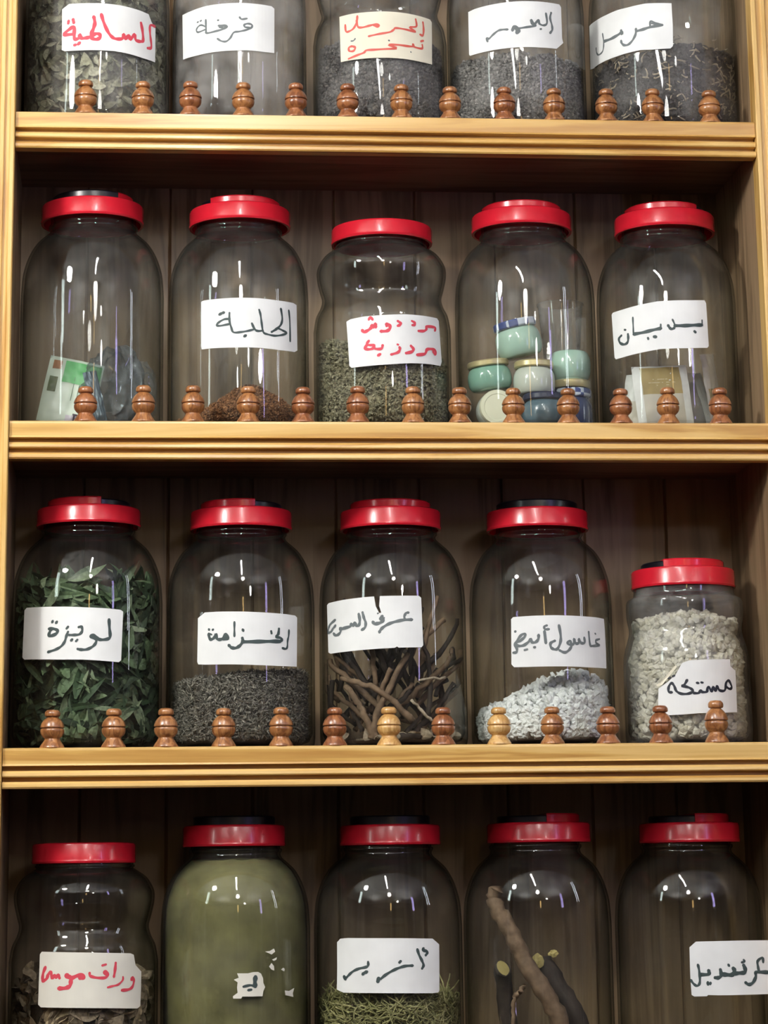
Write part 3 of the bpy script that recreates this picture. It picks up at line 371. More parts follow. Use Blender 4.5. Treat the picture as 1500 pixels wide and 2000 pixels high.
def half_disc(r, z0, z1, side, c):
    """a flat raised disc; side l / r keeps the part left / right of the chord x = c*r"""
    bm = lathe([(0, z0), (r, z0), (r, z1-.0015), (r-.0015, z1), (0, z1)], 56)
    if side in 'lr':
        no = (1, 0, 0) if side == 'l' else (-1, 0, 0)
        g = bm.verts[:]+bm.edges[:]+bm.faces[:]
        r_ = bmesh.ops.bisect_plane(bm, geom=g, plane_co=(c*r, 0, 0), plane_no=no, clear_outer=True)
        es = [e for e in r_['geom_cut'] if isinstance(e, bmesh.types.BMEdge)]
        bmesh.ops.holes_fill(bm, edges=es)
    return bm
def put_label(key, jar):
    d = LABELS[key]; Rb = JARS[key][1]
    ax, ay, Rl = d.get('c', (0, 0, Rb))
    def mp(s, z, t):
        a = s/1000/Rl; r = Rl+t
        return (ax+math.sin(a)*r, ay-math.cos(a)*r, z/1000)
    bm = bmesh.new()
    # rounded outline, cut into narrow strips so that it follows the glass
    o = d['o']; vs = [bm.verts.new((p[0], p[1], 0)) for p in o]
    f = bm.faces.new(vs)
    bmesh.ops.triangulate(bm, faces=[f])
    lo = min(p[0] for p in o); hi = max(p[0] for p in o); n = int((hi-lo)/4)
    for i in range(1, n):
        bmesh.ops.bisect_plane(bm, geom=bm.verts[:]+bm.edges[:]+bm.faces[:], plane_co=(lo+(hi-lo)*i/n, 0, 0), plane_no=(1, 0, 0))
    r = bmesh.ops.extrude_face_region(bm, geom=bm.faces[:])
    for v in r['geom']:
        if isinstance(v, bmesh.types.BMVert): v.co.z = .00035
    wob = rnd.uniform(0, 9)
    for v in bm.verts:
        s, z, t = v.co
        v.co = mp(s, z, t+.0004)
    bmesh.ops.recalc_face_normals(bm, faces=bm.faces)
    pm = {'13': 'paper_cream', '41': 'paper_grey', '42': 'paper_grey'}.get(key, 'paper')
    lab = bmo('label', bm, M[pm], jar)
    for o_ in d.get('x', []):
        bm = bmesh.new(); f = bm.faces.new([bm.verts.new((p[0], p[1], 0)) for p in o_])
        r = bmesh.ops.extrude_face_region(bm, geom=[f])
        for v in r['geom']:
            if isinstance(v, bmesh.types.BMVert): v.co.z = .0005
        for v in bm.verts: v.co = mp(v.co.x, v.co.y, v.co.z+(.0012 if key == '35' else .0004))
        bmesh.ops.recalc_face_normals(bm, faces=bm.faces)
        bmo('label_scrap', bm, M['paper_cream'] if key == '35' else M[pm], jar)
    V, F, mi, mats = [], [], [], []
    for si, (c, w, pts) in enumerate(d['s']):
        if c not in mats: mats.append(c)
        ci = mats.index(c)
        P = catmull(pts, 5) if len(pts) > 2 else [tuple(pts[0]), tuple(pts[1])]
        P = [Vector((p[0], p[1])) for p in P]
        t = .0009+si*.00002
        n = len(P); base = len(V)
        for i, p in enumerate(P):
            tg = P[min(i+1, n-1)]-P[max(i-1, 0)]
            tg = tg.normalized() if tg.length > 1e-6 else Vector((1, 0))
            nr = Vector((-tg.y, tg.x)); ww = w/2*(1+.16*math.sin(i*.9+si))
            V += [mp(*(p+nr*ww), t), mp(*(p-nr*ww), t)]
        for i in range(n-1):
            F.append((base+2*i, base+2*i+1, base+2*i+3, base+2*i+2)); mi.append(ci)
        for end, p in ((0, P[0]), (1, P[-1])):       # round tips
            b0 = len(V); V.append(mp(p.x, p.y, t))
            for k in range(12): V.append(mp(p.x+w/2*.92*math.cos(2*PI*k/12), p.y+w/2*.92*math.sin(2*PI*k/12), t))
            for k in range(12): F.append((b0, b0+1+k, b0+1+(k+1) % 12)); mi.append(ci)
    if V: pyd('lettering', V, F, [M['ink_'+c] for c in mats], lab, mi=mi)
    return lab

JLAB = {
'11': 'glass jar of grey green dried leaves, red writing, left end of the top row',
'12': 'cloudy empty looking jar with short grey writing, second in the top row',
'13': 'short shouldered jar of dark seeds with cream label in red, middle of top row',
'14': 'clear jar of fine grey grains, white label peeling at its lower right corner',
'15': 'clear jar of dark husks and pale stalks, right end of the top row',
'21': 'jar without label holding a green and white sachet, black topped red lid',
'22': 'red lidded jar with a low heap of brown powdery crumbs and dark writing',
'23': 'waisted red lidded jar of grey green herb with two lines of red writing',
'24': 'unlabelled red lidded jar packed with small green pots',
'25': 'red lidded jar of tan sachets, tilted white label, beside the right panel',
'31': 'red lidded jar stuffed with green leaves, left end of its shelf',
'32': 'red lidded jar half full of grey lavender grains',
'33': 'red lidded jar of brown root sticks, label torn with a black notch',
'34': 'red lidded jar with a heap of white pebbles and black disc on the lid',
'35': 'short cloudy plastic jar of cream lumps with a small crooked label',
'41': 'waisted jar of dry brown leaves, red writing on its label, lowest row',
'42': 'jar full of olive powder with scraps of a torn off label',
'43': 'jar with pale green hay at the bottom and a square white label',
'44': 'unlabelled jar holding a thick bent root, lowest row',
'45': 'lowest row jar at the right edge with a label sticking out flat',
}
GRP = ['jars on the top shelf', 'jars on the second shelf', 'jars on the third shelf', 'jars on the lowest shelf']
for key, (x, Rb, ty, row, hL, rl, lx, lh) in JARS.items():
    Rb *= .995
    jar = empty('jar', (x, YA, ZS[row])); JAR[key] = jar
    tag(jar, JLAB[key], 'jar', GRP[row])
    op = {'A': prof_A, 'B': prof_B, 'C': prof_C}[ty](Rb, hL)
    foot = catmull([(Rb, .014), (Rb*.985, .006), (Rb*.94, .0012), (Rb*.88, 0)], 3)
    outer = op+foot+[(Rb*.80, .0015), (0, .0025)]
    tw = .003
    ip = [(r-tw, z) for r, z in op]
    # inner wall, closed by a thick floor
    innr = ip+[(Rb-tw, .018), (Rb-tw-.004, .010), (Rb-tw-.014, .0065)]
    INNER[key] = ip+[(Rb-tw, .018), (Rb-tw-.004, .010), (Rb-tw-.014, .0065)]
    full = innr[::-1]; full = [(0, .0062)]+full+[(op[0][0], op[0][1])]+outer[1:]
    gm = 'plastic_jar' if key == '35' else 'glass_dust_glow' if key == '12' else ('glass_green' if key == '42' else (['glass_top_haze', 'glass_a', 'glass_b', 'glass_b'][row]))
    bmo('glass_body', lathe(full, 96), M[gm], jar, smooth=True, sharp=40)
    # lid
    lz = hL
    lp = [(0, lz+.0165), (rl-.003, lz+.0165), (rl-.003, lz), (rl, lz), (rl+.0006, lz+.002), (rl, lz+.004), (rl, lz+lh-.003), (rl-.001, lz+lh-.001), (rl-.003, lz+lh), (0, lz+lh)]
    lid = bmo('lid', lathe(lp, 96), M['red'], jar, loc=(lx, 0, 0), smooth=True, sharp=30)
    cfg = LID[key]
    if cfg:
        rd = rl*.80; z0, z1 = lz+lh-.001, lz+lh+.0095
        s, c = cfg
        if s == 'f': bmo('lid_disc', half_disc(rd, z0, z1, 'f', 0), M['red'], lid, smooth=True, sharp=30)
        elif s == 'b' and c > 1: bmo('lid_disc', half_disc(rd, z0, z1, 'f', 0), M['black'], lid, smooth=True, sharp=30)['label'] = 'black lid disc'
        elif s == 'b':
            bmo('lid_disc', half_disc(rd, z0, z1, 'l', c), M['black'], lid, smooth=True, sharp=30)['label'] = 'black lid disc'
            bmo('lid_tab', half_disc(rd, z0, z1, 'r', c+.01), M['red'], lid, smooth=True, sharp=30)
        else:
            o_ = 'r' if s == 'l' else 'l'
            bmo('lid_tab', half_disc(rd, z0, z1, s, c), M['red'], lid, smooth=True, sharp=30)
            bmo('lid_disc', half_disc(rd, z0, z1-.002, o_, c+(.01 if o_ == 'r' else -.01)), M['black'], lid, smooth=True, sharp=30)['label'] = 'black lid disc'
    if key in LABELS: put_label(key, jar)

# ------------------------------------------------------------------ loose fillings
ICO = None
def ico_pts():
    bm = bmesh.new(); bmesh.ops.create_icosphere(bm, subdivisions=1, radius=1)
    V = [v.co.copy() for v in bm.verts]; F = [tuple(v.index for v in f.verts) for f in bm.faces]; bm.free(); return V, F
ICO = ico_pts()
OCT = ([Vector(p) for p in ((1,0,0),(-1,0,0),(0,1,0),(0,-1,0),(0,0,1),(0,0,-1))], [(0,2,4),(2,1,4),(1,3,4),(3,0,4),(2,0,5),(1,2,5),(3,1,5),(0,3,5)])
def rq():
    return Quaternion((rnd.gauss(0,1), rnd.gauss(0,1), rnd.gauss(0,1), rnd.gauss(0,1))).normalized()
def wall_point(key, z, inset):
    a = rnd.uniform(-2.1, 2.1) if rnd.random() < .85 else rnd.uniform(-PI, PI)
    r = inner_r(key, z)-inset
    return Vector((math.sin(a)*r, -math.cos(a)*r, z))
def core(key, top, rn=.0035, inset=.004, seg=56, rows=14):
    """the solid mass of a filling below its loose surface; top(x,y) gives the height"""
    V, F = [], []
    for j in range(rows+1):
        for k in range(seg):
            a = 2*PI*k/seg
            r1 = inner_r(key, .03)
            zt = max(.012, top(math.sin(a)*r1*.96, -math.cos(a)*r1*.96)-.001)
            z = .0075+(zt-.0075)*j/rows
            r = inner_r(key, z)-inset
            V.append((math.sin(a)*r, -math.cos(a)*r, z))
    for j in range(rows):
        for k in range(seg):
            q = (k+1) % seg; F.append((j*seg+k, j*seg+q, (j+1)*seg+q, (j+1)*seg+k))
    prev = rows*seg
    for f_ in (.82, .62, .42, .2):
        b = len(V)
        for k in range(seg):
            a = 2*PI*k/seg; r = (min(inner_r(key, .03), inner_r(key, max(.012, top(0, 0))))-inset)*f_
            x, y = math.sin(a)*r, -math.cos(a)*r
            V.append((x, y, max(.012, top(x, y)-.001)))
        for k in range(seg):
            q = (k+1) % seg; F.append((prev+k, prev+q, b+q, b+k))
        prev = b
    V.append((0, 0, top(0, 0)-.001)); c = len(V)-1
    for k in range(seg): F.append((prev+k, prev+(k+1) % seg, c))
    F.append(tuple(range(seg))[::-1])
    return V, F
def grains(key, top, n_side, n_top, size, shape=ICO, jit=.25, inset=.002, flat=0):
    V, F = core(key, lambda x, y: top(x, y)-max(size)*.35, inset=max(size)*1.05+.0025)
    bV, bF = shape
    for i in range(n_side+n_top):
        if i < n_side:
            for _ in range(20):
                a = rnd.uniform(-2.0, 2.0); r0 = inner_r(key, .04)
                zt = top(math.sin(a)*r0*.95, -math.cos(a)*r0*.95)
                z = rnd.uniform(.010, max(.012, zt))
                break
            r = inner_r(key, z)-max(size)*.66-inset*rnd.random()-.0006
            p = Vector((math.sin(a)*r, -math.cos(a)*r, z))
        else:
            a = rnd.uniform(-PI, PI); r0 = (inner_r(key, .04)-max(size)*.8)*math.sqrt(rnd.random())
            x, y = math.sin(a)*r0, -math.cos(a)*r0
            p = Vector((x, y, top(x, y)+size[2]*rnd.uniform(-.5, .5)))
        q = rq(); b = len(V); k = rnd.uniform(.7, 1.2)
        for v in bV:
            w = Vector((v.x*size[0]/2, v.y*size[1]/2, v.z*size[2]/2))*k*(1+jit*(rnd.random()-.5)*2)
            w = p+(q @ w)
            rr = math.hypot(w.x, w.y); m = inner_r(key, w.z)-.0006
            if rr > m: w.x *= m/rr; w.y *= m/rr
            V.append((w.x, w.y, max(w.z, .0068)))
        F += [tuple(b+i_ for i_ in f) for f in bF]
    return V, F
def leaf(V, F, p, q, L, Wd, curl, fold, key, seg=6):
    b = len(V); tw = rnd.uniform(-1.2, 1.2)
    for i in range(seg+1):
        t = i/seg; w = Wd/2*math.sin(PI*min(1, t*.96+.04))**.8*(1.15-.3*t)
        a = curl*(t-.5)
        c = Vector(((math.sin(a)/max(abs(curl), .05)*math.copysign(1, curl) if abs(curl) > .05 else t-.5)*L, 0, (1-math.cos(a))/max(abs(curl), .05)*L))
        rt = Quaternion((1, 0, 0), tw*(t-.5))
        for sd in (-1, 0, 1):
            o = rt @ Vector((0, sd*w, abs(sd)*w*fold+(.12*w*math.sin(9*t+sd) if sd else 0)))
            w_ = p+(q @ (c+o))
            rr = math.hypot(w_.x, w_.y); m = inner_r(key, w_.z)-.0008
            if rr > m: w_.x *= m/rr; w_.y *= m/rr
            V.append((w_.x, w_.y, max(w_.z, .0068)))
    for i in range(seg):
        for s in (0, 1):
            k = b+3*i+s; F.append((k, k+1, k+4, k+3))
def leaves(key, zt, n, L, Wd, corez=.85, corer=.028, lying=.0):
    V, F = core(key, lambda x, y: zt*corez+.008*noise.noise(Vector((x*60, y*60, 1))), inset=corer)
    for i in range(n):
        z = rnd.uniform(.012, zt)
        a = rnd.uniform(-2.2, 2.2) if rnd.random() < .9 else rnd.uniform(-PI, PI)
        r = (inner_r(key, z)-.003)*(1-.28*rnd.random()**1.5)
        if z > zt*.88: r *= math.sqrt(rnd.random())*.6+.4
        p = Vector((math.sin(a)*r, -math.cos(a)*r, z)); q = rq()
        if rnd.random() < lying:
            q = Quaternion((0, 0, 1), a+rnd.uniform(-.5, .5)) @ Quaternion((1, 0, 0), PI/2+rnd.uniform(-.5, .5)) @ Quaternion((0, 0, 1), rnd.uniform(0, PI))
        leaf(V, F, p, q, L*rnd.uniform(.55, 1.25), Wd*rnd.uniform(.6, 1.2), rnd.uniform(-2.2, 2.2), rnd.uniform(.1, .8), key)
    return V, F
def stalks(key, zt, n, L, r, corez=.8, bend=.25, spread=.3, V=None, F=None, z0=.012, upright=0):
    if V is None: V, F = core(key, lambda x, y: zt*corez+.006*noise.noise(Vector((x*60, y*60, 2))), inset=.014)
    for i in range(n):
        z = z0+(zt-z0)*rnd.random()
        a = rnd.uniform(-2.1, 2.1)
        rr = (inner_r(key, z)-.002)*(1-spread*rnd.random())
        if z > zt*.9: rr *= math.sqrt(rnd.random())
        p = Vector((math.sin(a)*rr, -math.cos(a)*rr, z))
        tdir = Vector((math.cos(a), math.sin(a), 0)); d = (tdir*rnd.uniform(-1, 1)+Vector((0, 0, 1))*rnd.uniform(-.5, .6)+Vector((rnd.uniform(-.3, .3), rnd.uniform(-.3, .3), 0))).normalized()
        if rnd.random() < upright: d = Vector((rnd.uniform(-.4, .4), rnd.uniform(-.4, .4), 1)).normalized()
        bd = Vector((rnd.uniform(-1, 1), rnd.uniform(-1, 1), rnd.uniform(-1, 1)))*L*bend
        l = L*rnd.uniform(.5, 1.3); pts = []
        for k in range(5):
            t = k/4-.5; w = p+d*l*t+bd*(t*t)*2
            r2 = math.hypot(w.x, w.y); m = inner_r(key, w.z)-.0012
            if r2 > m: w.x *= m/r2; w.y *= m/r2
            w.z = max(w.z, .009); pts.append(w)
        v, f = tube(pts, [r*.8, r, r*1.1, r, r*.7], 5); b = len(V); V += v; F += [tuple(b+q for q in ff) for ff in f]
    return V, F
def fill(name, key, VF, mat, label, cat):
    V, F = VF
    o = pyd(name, V, F, mat); o.location = JAR[key].location
    tag(o, label, cat, kind='stuff'); return o
def mound(h0, h1, cx=0, cy=0, w=.05, nz=.004, tilt=0):
    def f(x, y):
        return h0+(h1-h0)*math.exp(-((x-cx)**2+(y-cy)**2)/(2*w*w))+tilt*x+nz*noise.noise(Vector((x*55, y*55, h0*90)))
    return f
PAL = {
'sage': island('dried sage leaves', [(.08,.085,.055), (.26,.26,.17), (.43,.41,.29), (.15,.16,.10), (.52,.49,.37)]),
'green': island('green verbena leaves', [(.015,.03,.015), (.055,.10,.045), (.17,.24,.125), (.03,.055,.027), (.27,.34,.20)], rough=.6),
'lav': island('grey lavender grains',[(0.073,0.069,0.054), (0.307,0.281,0.245), (0.128,0.117,0.100), (0.490,0.453,0.380)]),
'seed': island('dark seeds', [(0.053,0.045,0.050), (0.150,0.135,0.135), (0.090,0.075,0.075), (0.240,0.210,0.195)]),
'grain': island('fine grey grains', [(0.119,0.112,0.109), (0.255,0.238,0.230), (0.170,0.162,0.153), (0.408,0.374,0.357)]),
'husk': island('dark husks', [(.02,.018,.02), (.06,.05,.05), (.035,.03,.033), (.09,.075,.07)]),
'straw': island('pale stalk bits', [(0.360,0.288,0.204), (0.540,0.444,0.324), (0.264,0.204,0.144)]),
'brown': island('brown crumbs', [(0.105,0.045,0.019), (0.285,0.128,0.053), (0.180,0.075,0.030), (0.405,0.195,0.083)]),
'herb': island('grey green herb', [(0.135,0.121,0.068), (0.338,0.304,0.189), (0.216,0.203,0.121), (0.486,0.446,0.297)]),
'white': island('white pebbles', [(.86,.87,.86), (.92,.93,.92), (.78,.80,.78)], rough=.7, lo=.9),
'cream': island('cream lumps', [(.72,.70,.57), (.80,.78,.66), (.86,.85,.76)], rough=.4, trans=.15, lo=.9),
'dry': island('dry brown leaves',[(0.090,0.065,0.042), (0.240,0.180,0.120), (0.420,0.330,0.225), (0.150,0.105,0.068), (0.525,0.405,0.255)]),
'hay': island('pale green hay', [(0.203,0.196,0.074), (0.405,0.385,0.169), (0.297,0.284,0.115), (0.567,0.513,0.257)]),
'root': island('root bark',[(0.150,0.097,0.060), (0.240,0.157,0.097), (0.106,0.067,0.044)],nscale=120),
'rootdark': island('dark root bark', [(.035,.025,.02), (.06,.045,.035)], nscale=90),
'cut': plain('cut root wood', (.45,.36,.13), rough=.7, bscale=90),
'powder': island('olive powder', [(.185,.165,.082), (.225,.205,.105)], nscale=28),
}
fill('sage_leaves', '11', leaves('11', .205, 1100, .032, .013, .95, .018, .35), PAL['sage'], 'grey green dried leaves filling the first jar of the top row', 'dried leaves')
fill('dark_seeds', '13', grains('13', mound(.105, .116, nz=.003), 3600, 900, (.0052, .0042, .0036)), PAL['seed'], 'dark seeds in the short shouldered jar of the top row', 'seeds')
fill('grey_grains', '14', grains('14', mound(.088, .096, nz=.004), 4200, 1200, (.0046, .004, .0035)), PAL['grain'], 'fine grey grains in the jar with the peeling label corner', 'grains')
fill('dark_husks', '15', grains('15', mound(.088, .125, .02, 0, .045, .005), 3200, 1500, (.0065, .0052, .004)), PAL['husk'], 'dark husks heaped in the jar at the right end of the top row', 'husks')
V, F = stalks('15', .115, 330, .013, .0009, V=[], F=[], bend=.5, spread=.04)
fill('pale_stalk_bits', '15', (V, F), PAL['straw'], 'pale bits of stalk scattered among the dark husks', 'stalks')
fill('brown_crumbs', '22', grains('22', mound(.013, .058, .012, -.01, .036, .003), 1500, 3200, (.0036, .003, .0026), OCT), PAL['brown'], 'low heap of brown crumbs in the jar with dark writing', 'crumbs')
fill('green_grey_herb', '23', grains('23', mound(.088, .108, -.01, 0, .05, .005, -.13), 4600, 1600, (.0052, .0044, .0026), OCT, .4), PAL['herb'], 'grey green rubbed herb in the waisted jar with two red lines', 'dried herb')
fill('verbena_leaves', '31', leaves('31', .190, 640, .052, .0122, .9, .020, .3), PAL['green'], 'green leaves stuffed in the left jar of the third shelf', 'leaves')
fill('lavender_grains', '32', grains('32', mound(.076, .084, .03, 0, .06, .004, .05), 6500, 2200, (.0085, .0021, .0018), OCT, .3), PAL['lav'], 'grey lavender grains half filling their jar', 'lavender')
fill('white_pebbles', '34', grains('34', mound(.030, .082, .030, 0, .052, .004), 1050, 560, (.0100, .0082, .0070), ICO, .34), PAL['white'], 'white pebbles heaped up to the right in their jar', 'pebbles')
fill('cream_lumps', '35', grains('35', mound(.128, .147, -.005, 0, .04, .005), 1300, 420, (.0105, .009, .008), ICO, .3), PAL['cream'], 'cream coloured lumps filling the short cloudy jar', 'resin lumps')
fill('brown_leaves', '41', leaves('41', .118, 420, .040, .020, .85, .020, .3), PAL['dry'], 'dry brown leaves in the waisted jar of the lowest row', 'dried leaves')
fill('olive_powder', '42', core('42', mound(.233, .236, nz=.002), inset=.002, rows=40, seg=96), PAL['powder'], 'olive powder filling its jar up to the shoulder', 'powder')
fill('hay_strands', '43', stalks('43', .092, 2600, .030, .0008, .8, .5, .16), PAL['hay'], 'pale green hay in the bottom of its jar', 'hay')

# ------------------------------------------------------------------ small pots inside a jar
def chk(name, c1, c2, s):
    m, nt, out = newmat(name); tc = N(nt, 'ShaderNodeTexCoord'); ck = N(nt, 'ShaderNodeTexChecker')
    ck.inputs['Scale'].default_value = s; ck.inputs[1].default_value = (*c1, 1); ck.inputs[2].default_value = (*c2, 1)
    nt.links.new(tc.outputs['Object'], ck.inputs['Vector']); b = N(nt, 'ShaderNodeBsdfPrincipled'); b.inputs['Roughness'].default_value = .35
    nt.links.new(ck.outputs[0], b.inputs['Base Color']); nt.links.new(b.outputs[0], out.inputs[0]); return m
PM = {'green': plain('pale green pot', (.42,.61,.50), rough=.15, coat=.6, bscale=40), 'deep': plain('green pot', (.24,.45,.35), rough=.15, coat=.6, bscale=40),
      'milk': plain('milky pot', (.58,.62,.54), rough=.15, coat=.6, bscale=40), 'slate': plain('slate pot', (.10,.16,.20), rough=.25, coat=.4, bscale=40),
      'navy': plain('dark blue pot', (.035,.06,.16), rough=.2, coat=.5, bscale=40), 'gold': plain('gold lid', (.66,.56,.30), rough=.35, metal=.5, bscale=40),
      'creamlid': plain('cream lid', (.80,.80,.60), rough=.4, bscale=40), 'navylid': plain('navy lid', (.015,.022,.06), rough=.35, bscale=40),
      'check': chk('blue checked lid', (.03,.06,.22), (.60,.66,.75), 95), 'dried': plain('pot contents', (.2,.3,.25))}
PP = [(0, 0), (.74, 0), (.86, .04), (.97, .18), (1, .38), (.97, .58), (.88, .72), (.80, .78), (.80, .84)]
def pot(x, y, z, r, h, body, lidm, label, rotm=(0, 0, 0)):
    e = empty('small_pot', Vector(JAR['24'].location)+Vector((x, y, z))); e.rotation_euler = rotm
    tag(e, label, 'pot', 'small pots in the jar')
    pr = [(a*r, b*h) for a, b in PP]; pr = [pr[0]]+catmull(pr[1:], 4)+[(0, .84*h)]
    bmo('pot_body', lathe(pr, 40), PM[body], e, smooth=True, sharp=45)
    bmo('lid', lathe([(0, .80*h), (.90*r, .80*h), (.94*r, .83*h), (.94*r, .96*h), (.90*r, h), (.72*r, h), (.70*r, .985*h), (0, .985*h)], 40), PM[lidm], e, smooth=True, sharp=30)
    return e
pot(-.008, -.022, .092, .0265, .042, 'green', 'check', 'topmost small green pot with a blue checked lid', (.05, -.22, 0))
pot(-.0445, -.022, .0525, .0255, .034, 'deep', 'gold', 'green pot with a gold lid at the left of the pile', (.05, -.12, 0))
pot(.003, -.036, .0450, .0240, .038, 'milk', 'gold', 'milky white pot with a gold lid in the middle of the pile')
pot(.0130, -.0435, .0068, .0260, .037, 'slate', 'navylid', 'slate coloured pot with a navy lid at the bottom')
pot(-.0405, .000, .0300, .0215, .043, 'milk', 'creamlid', 'pot lying on its side with its cream lid facing out', (PI/2, 0, 0))
pot(.0500, -.0140, .0068, .0235, .048, 'navy', 'check', 'dark blue pot with a checked lid at the bottom right')
pot(.0485, -.0150, .0990, .0240, .043, 'green', 'gold', 'green pot standing upside down on its gold lid', (PI, 0, 0))
cup = bmo('plastic_cup', lathe([(0, 0), (.021, 0), (.026, .060), (.0275, .061), (.0275, .0625), (.0252, .0625), (.0203, .0015), (0, .0015)], 40), M['plastic_jar'], smooth=True, sharp=40)
cup.location = Vector(JAR['24'].location)+Vector((.044, .014, .0995)); tag(cup, 'cloudy plastic cup on top of the upside down pot', 'cup')

# ------------------------------------------------------------------ sachets
def pillow(w, h, th, nx=16, nz=18, cr=.0015):
    """two puffed sheets joined at the rim, in the XZ plane, front towards -Y"""
    V, F = [], []
    ph = rnd.uniform(0, 9)
    def P(i, j, s):
        u, v = i/nx-.5, j/nz-.5
        b = max(0, (1-(2*u)**4)*(1-(2*v)**4))
        wr = cr*(noise.noise(Vector((u*6+ph, v*7, 3)))+.5*noise.noise(Vector((u*15, v*13+ph, 7))))
        return (u*w*(1-.02*abs(v)), wr+s*th/2*b, v*h+h/2)
    for s in (-1, 1):
        for j in range(nz+1):
            for i in range(nx+1): V.append(P(i, j, s))
    o = (nx+1)*(nz+1)
    for j in range(nz):
        for i in range(nx):
            a = j*(nx+1)+i
            F.append((a, a+1, a+nx+2, a+nx+1)); F.append((o+a, o+a+nx+1, o+a+nx+2, o+a+1))
    return V, F, P
def sachet(key, name, loc, rotm, w, h, th, mat, label, cat, prints=(), group=None, lines=()):
    V, F, P = pillow(w, h, th)
    e = pyd(name, V, F, mat, smooth=True); e.location = Vector(JAR[key].location)+Vector(loc); e.rotation_euler = rotm
    tag(e, label, cat, group)
    for nm, u0, u1, v0, v1, m in prints:
        n = 10; PV, PF = [], []
        for j in range(n+1):
            for i in range(n+1):
                x, y, z = P((u0+(u1-u0)*i/n)*16, (v0+(v1-v0)*j/n)*18, -1); PV.append((x, y-.0004, z))
        for j in range(n):
            for i in range(n):
                a = j*(n+1)+i; PF.append((a, a+1, a+n+2, a+n+1))
        pyd(nm, PV, PF, m, e, smooth=True)
    return e
SM = {'bag': glass('crumpled grey plastic', tint=(.62,.66,.68), dust=.16, dustcol=(.55,.60,.62), rough=.08, wave=.3, edge=.6), 'bag2': glass('crumpled clear plastic', tint=(.85,.88,.88), dust=.14, dustcol=(.8,.82,.82), rough=.07, wave=.3, edge=.6), 'hazy': glass('hazy plastic film', tint=(.95,.95,.95), dust=.28, dustcol=(.85,.85,.84), rough=.1, wave=.5, edge=.1), 'white': plain('white sachet foil', (.72,.73,.70), rough=.35), 'ochre': plain('ochre sachet print', (.37,.28,.115), rough=.4, bscale=60), 'beige': plain('beige sachet print', (.55,.51,.42), rough=.4, bscale=60),
      'tan': plain('tan sachet', (.42,.35,.2), rough=.4, bscale=60), 'pale': plain('pale print line', (.74,.68,.48), rough=.5), 'green': plain('green sachet print', (.10,.40,.13), rough=.35, bscale=60),
      'mint': plain('pale green sachet foil', (.55,.64,.53), rough=.3, bscale=60), 'seal': plain('brown round seal print', (.32,.14,.06), rough=.5), 'olive': plain('dark fruit print', (.05,.03,.05), rough=.4),
      'fruit': plain('pale fruit print', (.50,.46,.52), rough=.4), 'leafp': plain('leaf print', (.06,.09,.03), rough=.5), 'type': plain('faint dark print', (.10,.17,.10), rough=.5)}
sachet('25', 'sachet', (-.015, -.052, .0070), (-.14, -.06, .10), .066, .072, .007, SM['white'], 'tan and white sachet at the front of its jar, nearest the glass', 'sachet',
       [('print_panel', .14, .86, .52, .97, SM['ochre']), ('lower_panel', .14, .86, .03, .52, SM['beige'])]
       + [('print_line', .34, .66, .760, .768, SM['pale']), ('print_line', .26, .74, .705, .712, SM['pale']), ('print_line', .40, .62, .66, .666, SM['pale'])], 'sachets in the jar')
sachet('25', 'sachet', (-.0510, -.033, .0070), (-.12, .10, -.80), .036, .064, .004, SM['white'], 'white sachet leaning at the left side of the jar', 'sachet', [('print_panel', .2, .8, .1, .5, SM['beige'])], 'sachets in the jar')
sachet('25', 'sachet', (.0300, -.0200, .0070), (-.22, -.10, .5), .050, .072, .004, SM['hazy'], 'hazy plastic sachet with a white edge behind the front one', 'sachet', [('white_edge', .72, 1, .05, .98, SM['white'])], 'sachets in the jar')
sachet('25', 'sachet', (.0530, -.018, .0070), (-.06, -.16, .9), .036, .090, .004, SM['white'], 'narrow white sachet standing upright at the right side', 'sachet', [('print_panel', .15, .6, .05, .55, SM['tan'])], 'sachets in the jar')
sachet('25', 'sachet', (.022, .030, .0070), (.25, .1, -.2), .06, .066, .006, SM['tan'], 'plain tan sachet at the back of the jar', 'sachet', (), 'sachets in the jar')
sachet('25', 'sachet', (-.022, .012, .0070), (.12, .25, .3), .055, .070, .005, SM['tan'], 'tan sachet leaning behind the front sachet', 'sachet', [('print_panel', .15, .85, .55, .92, SM['beige'])], 'sachets in the jar')
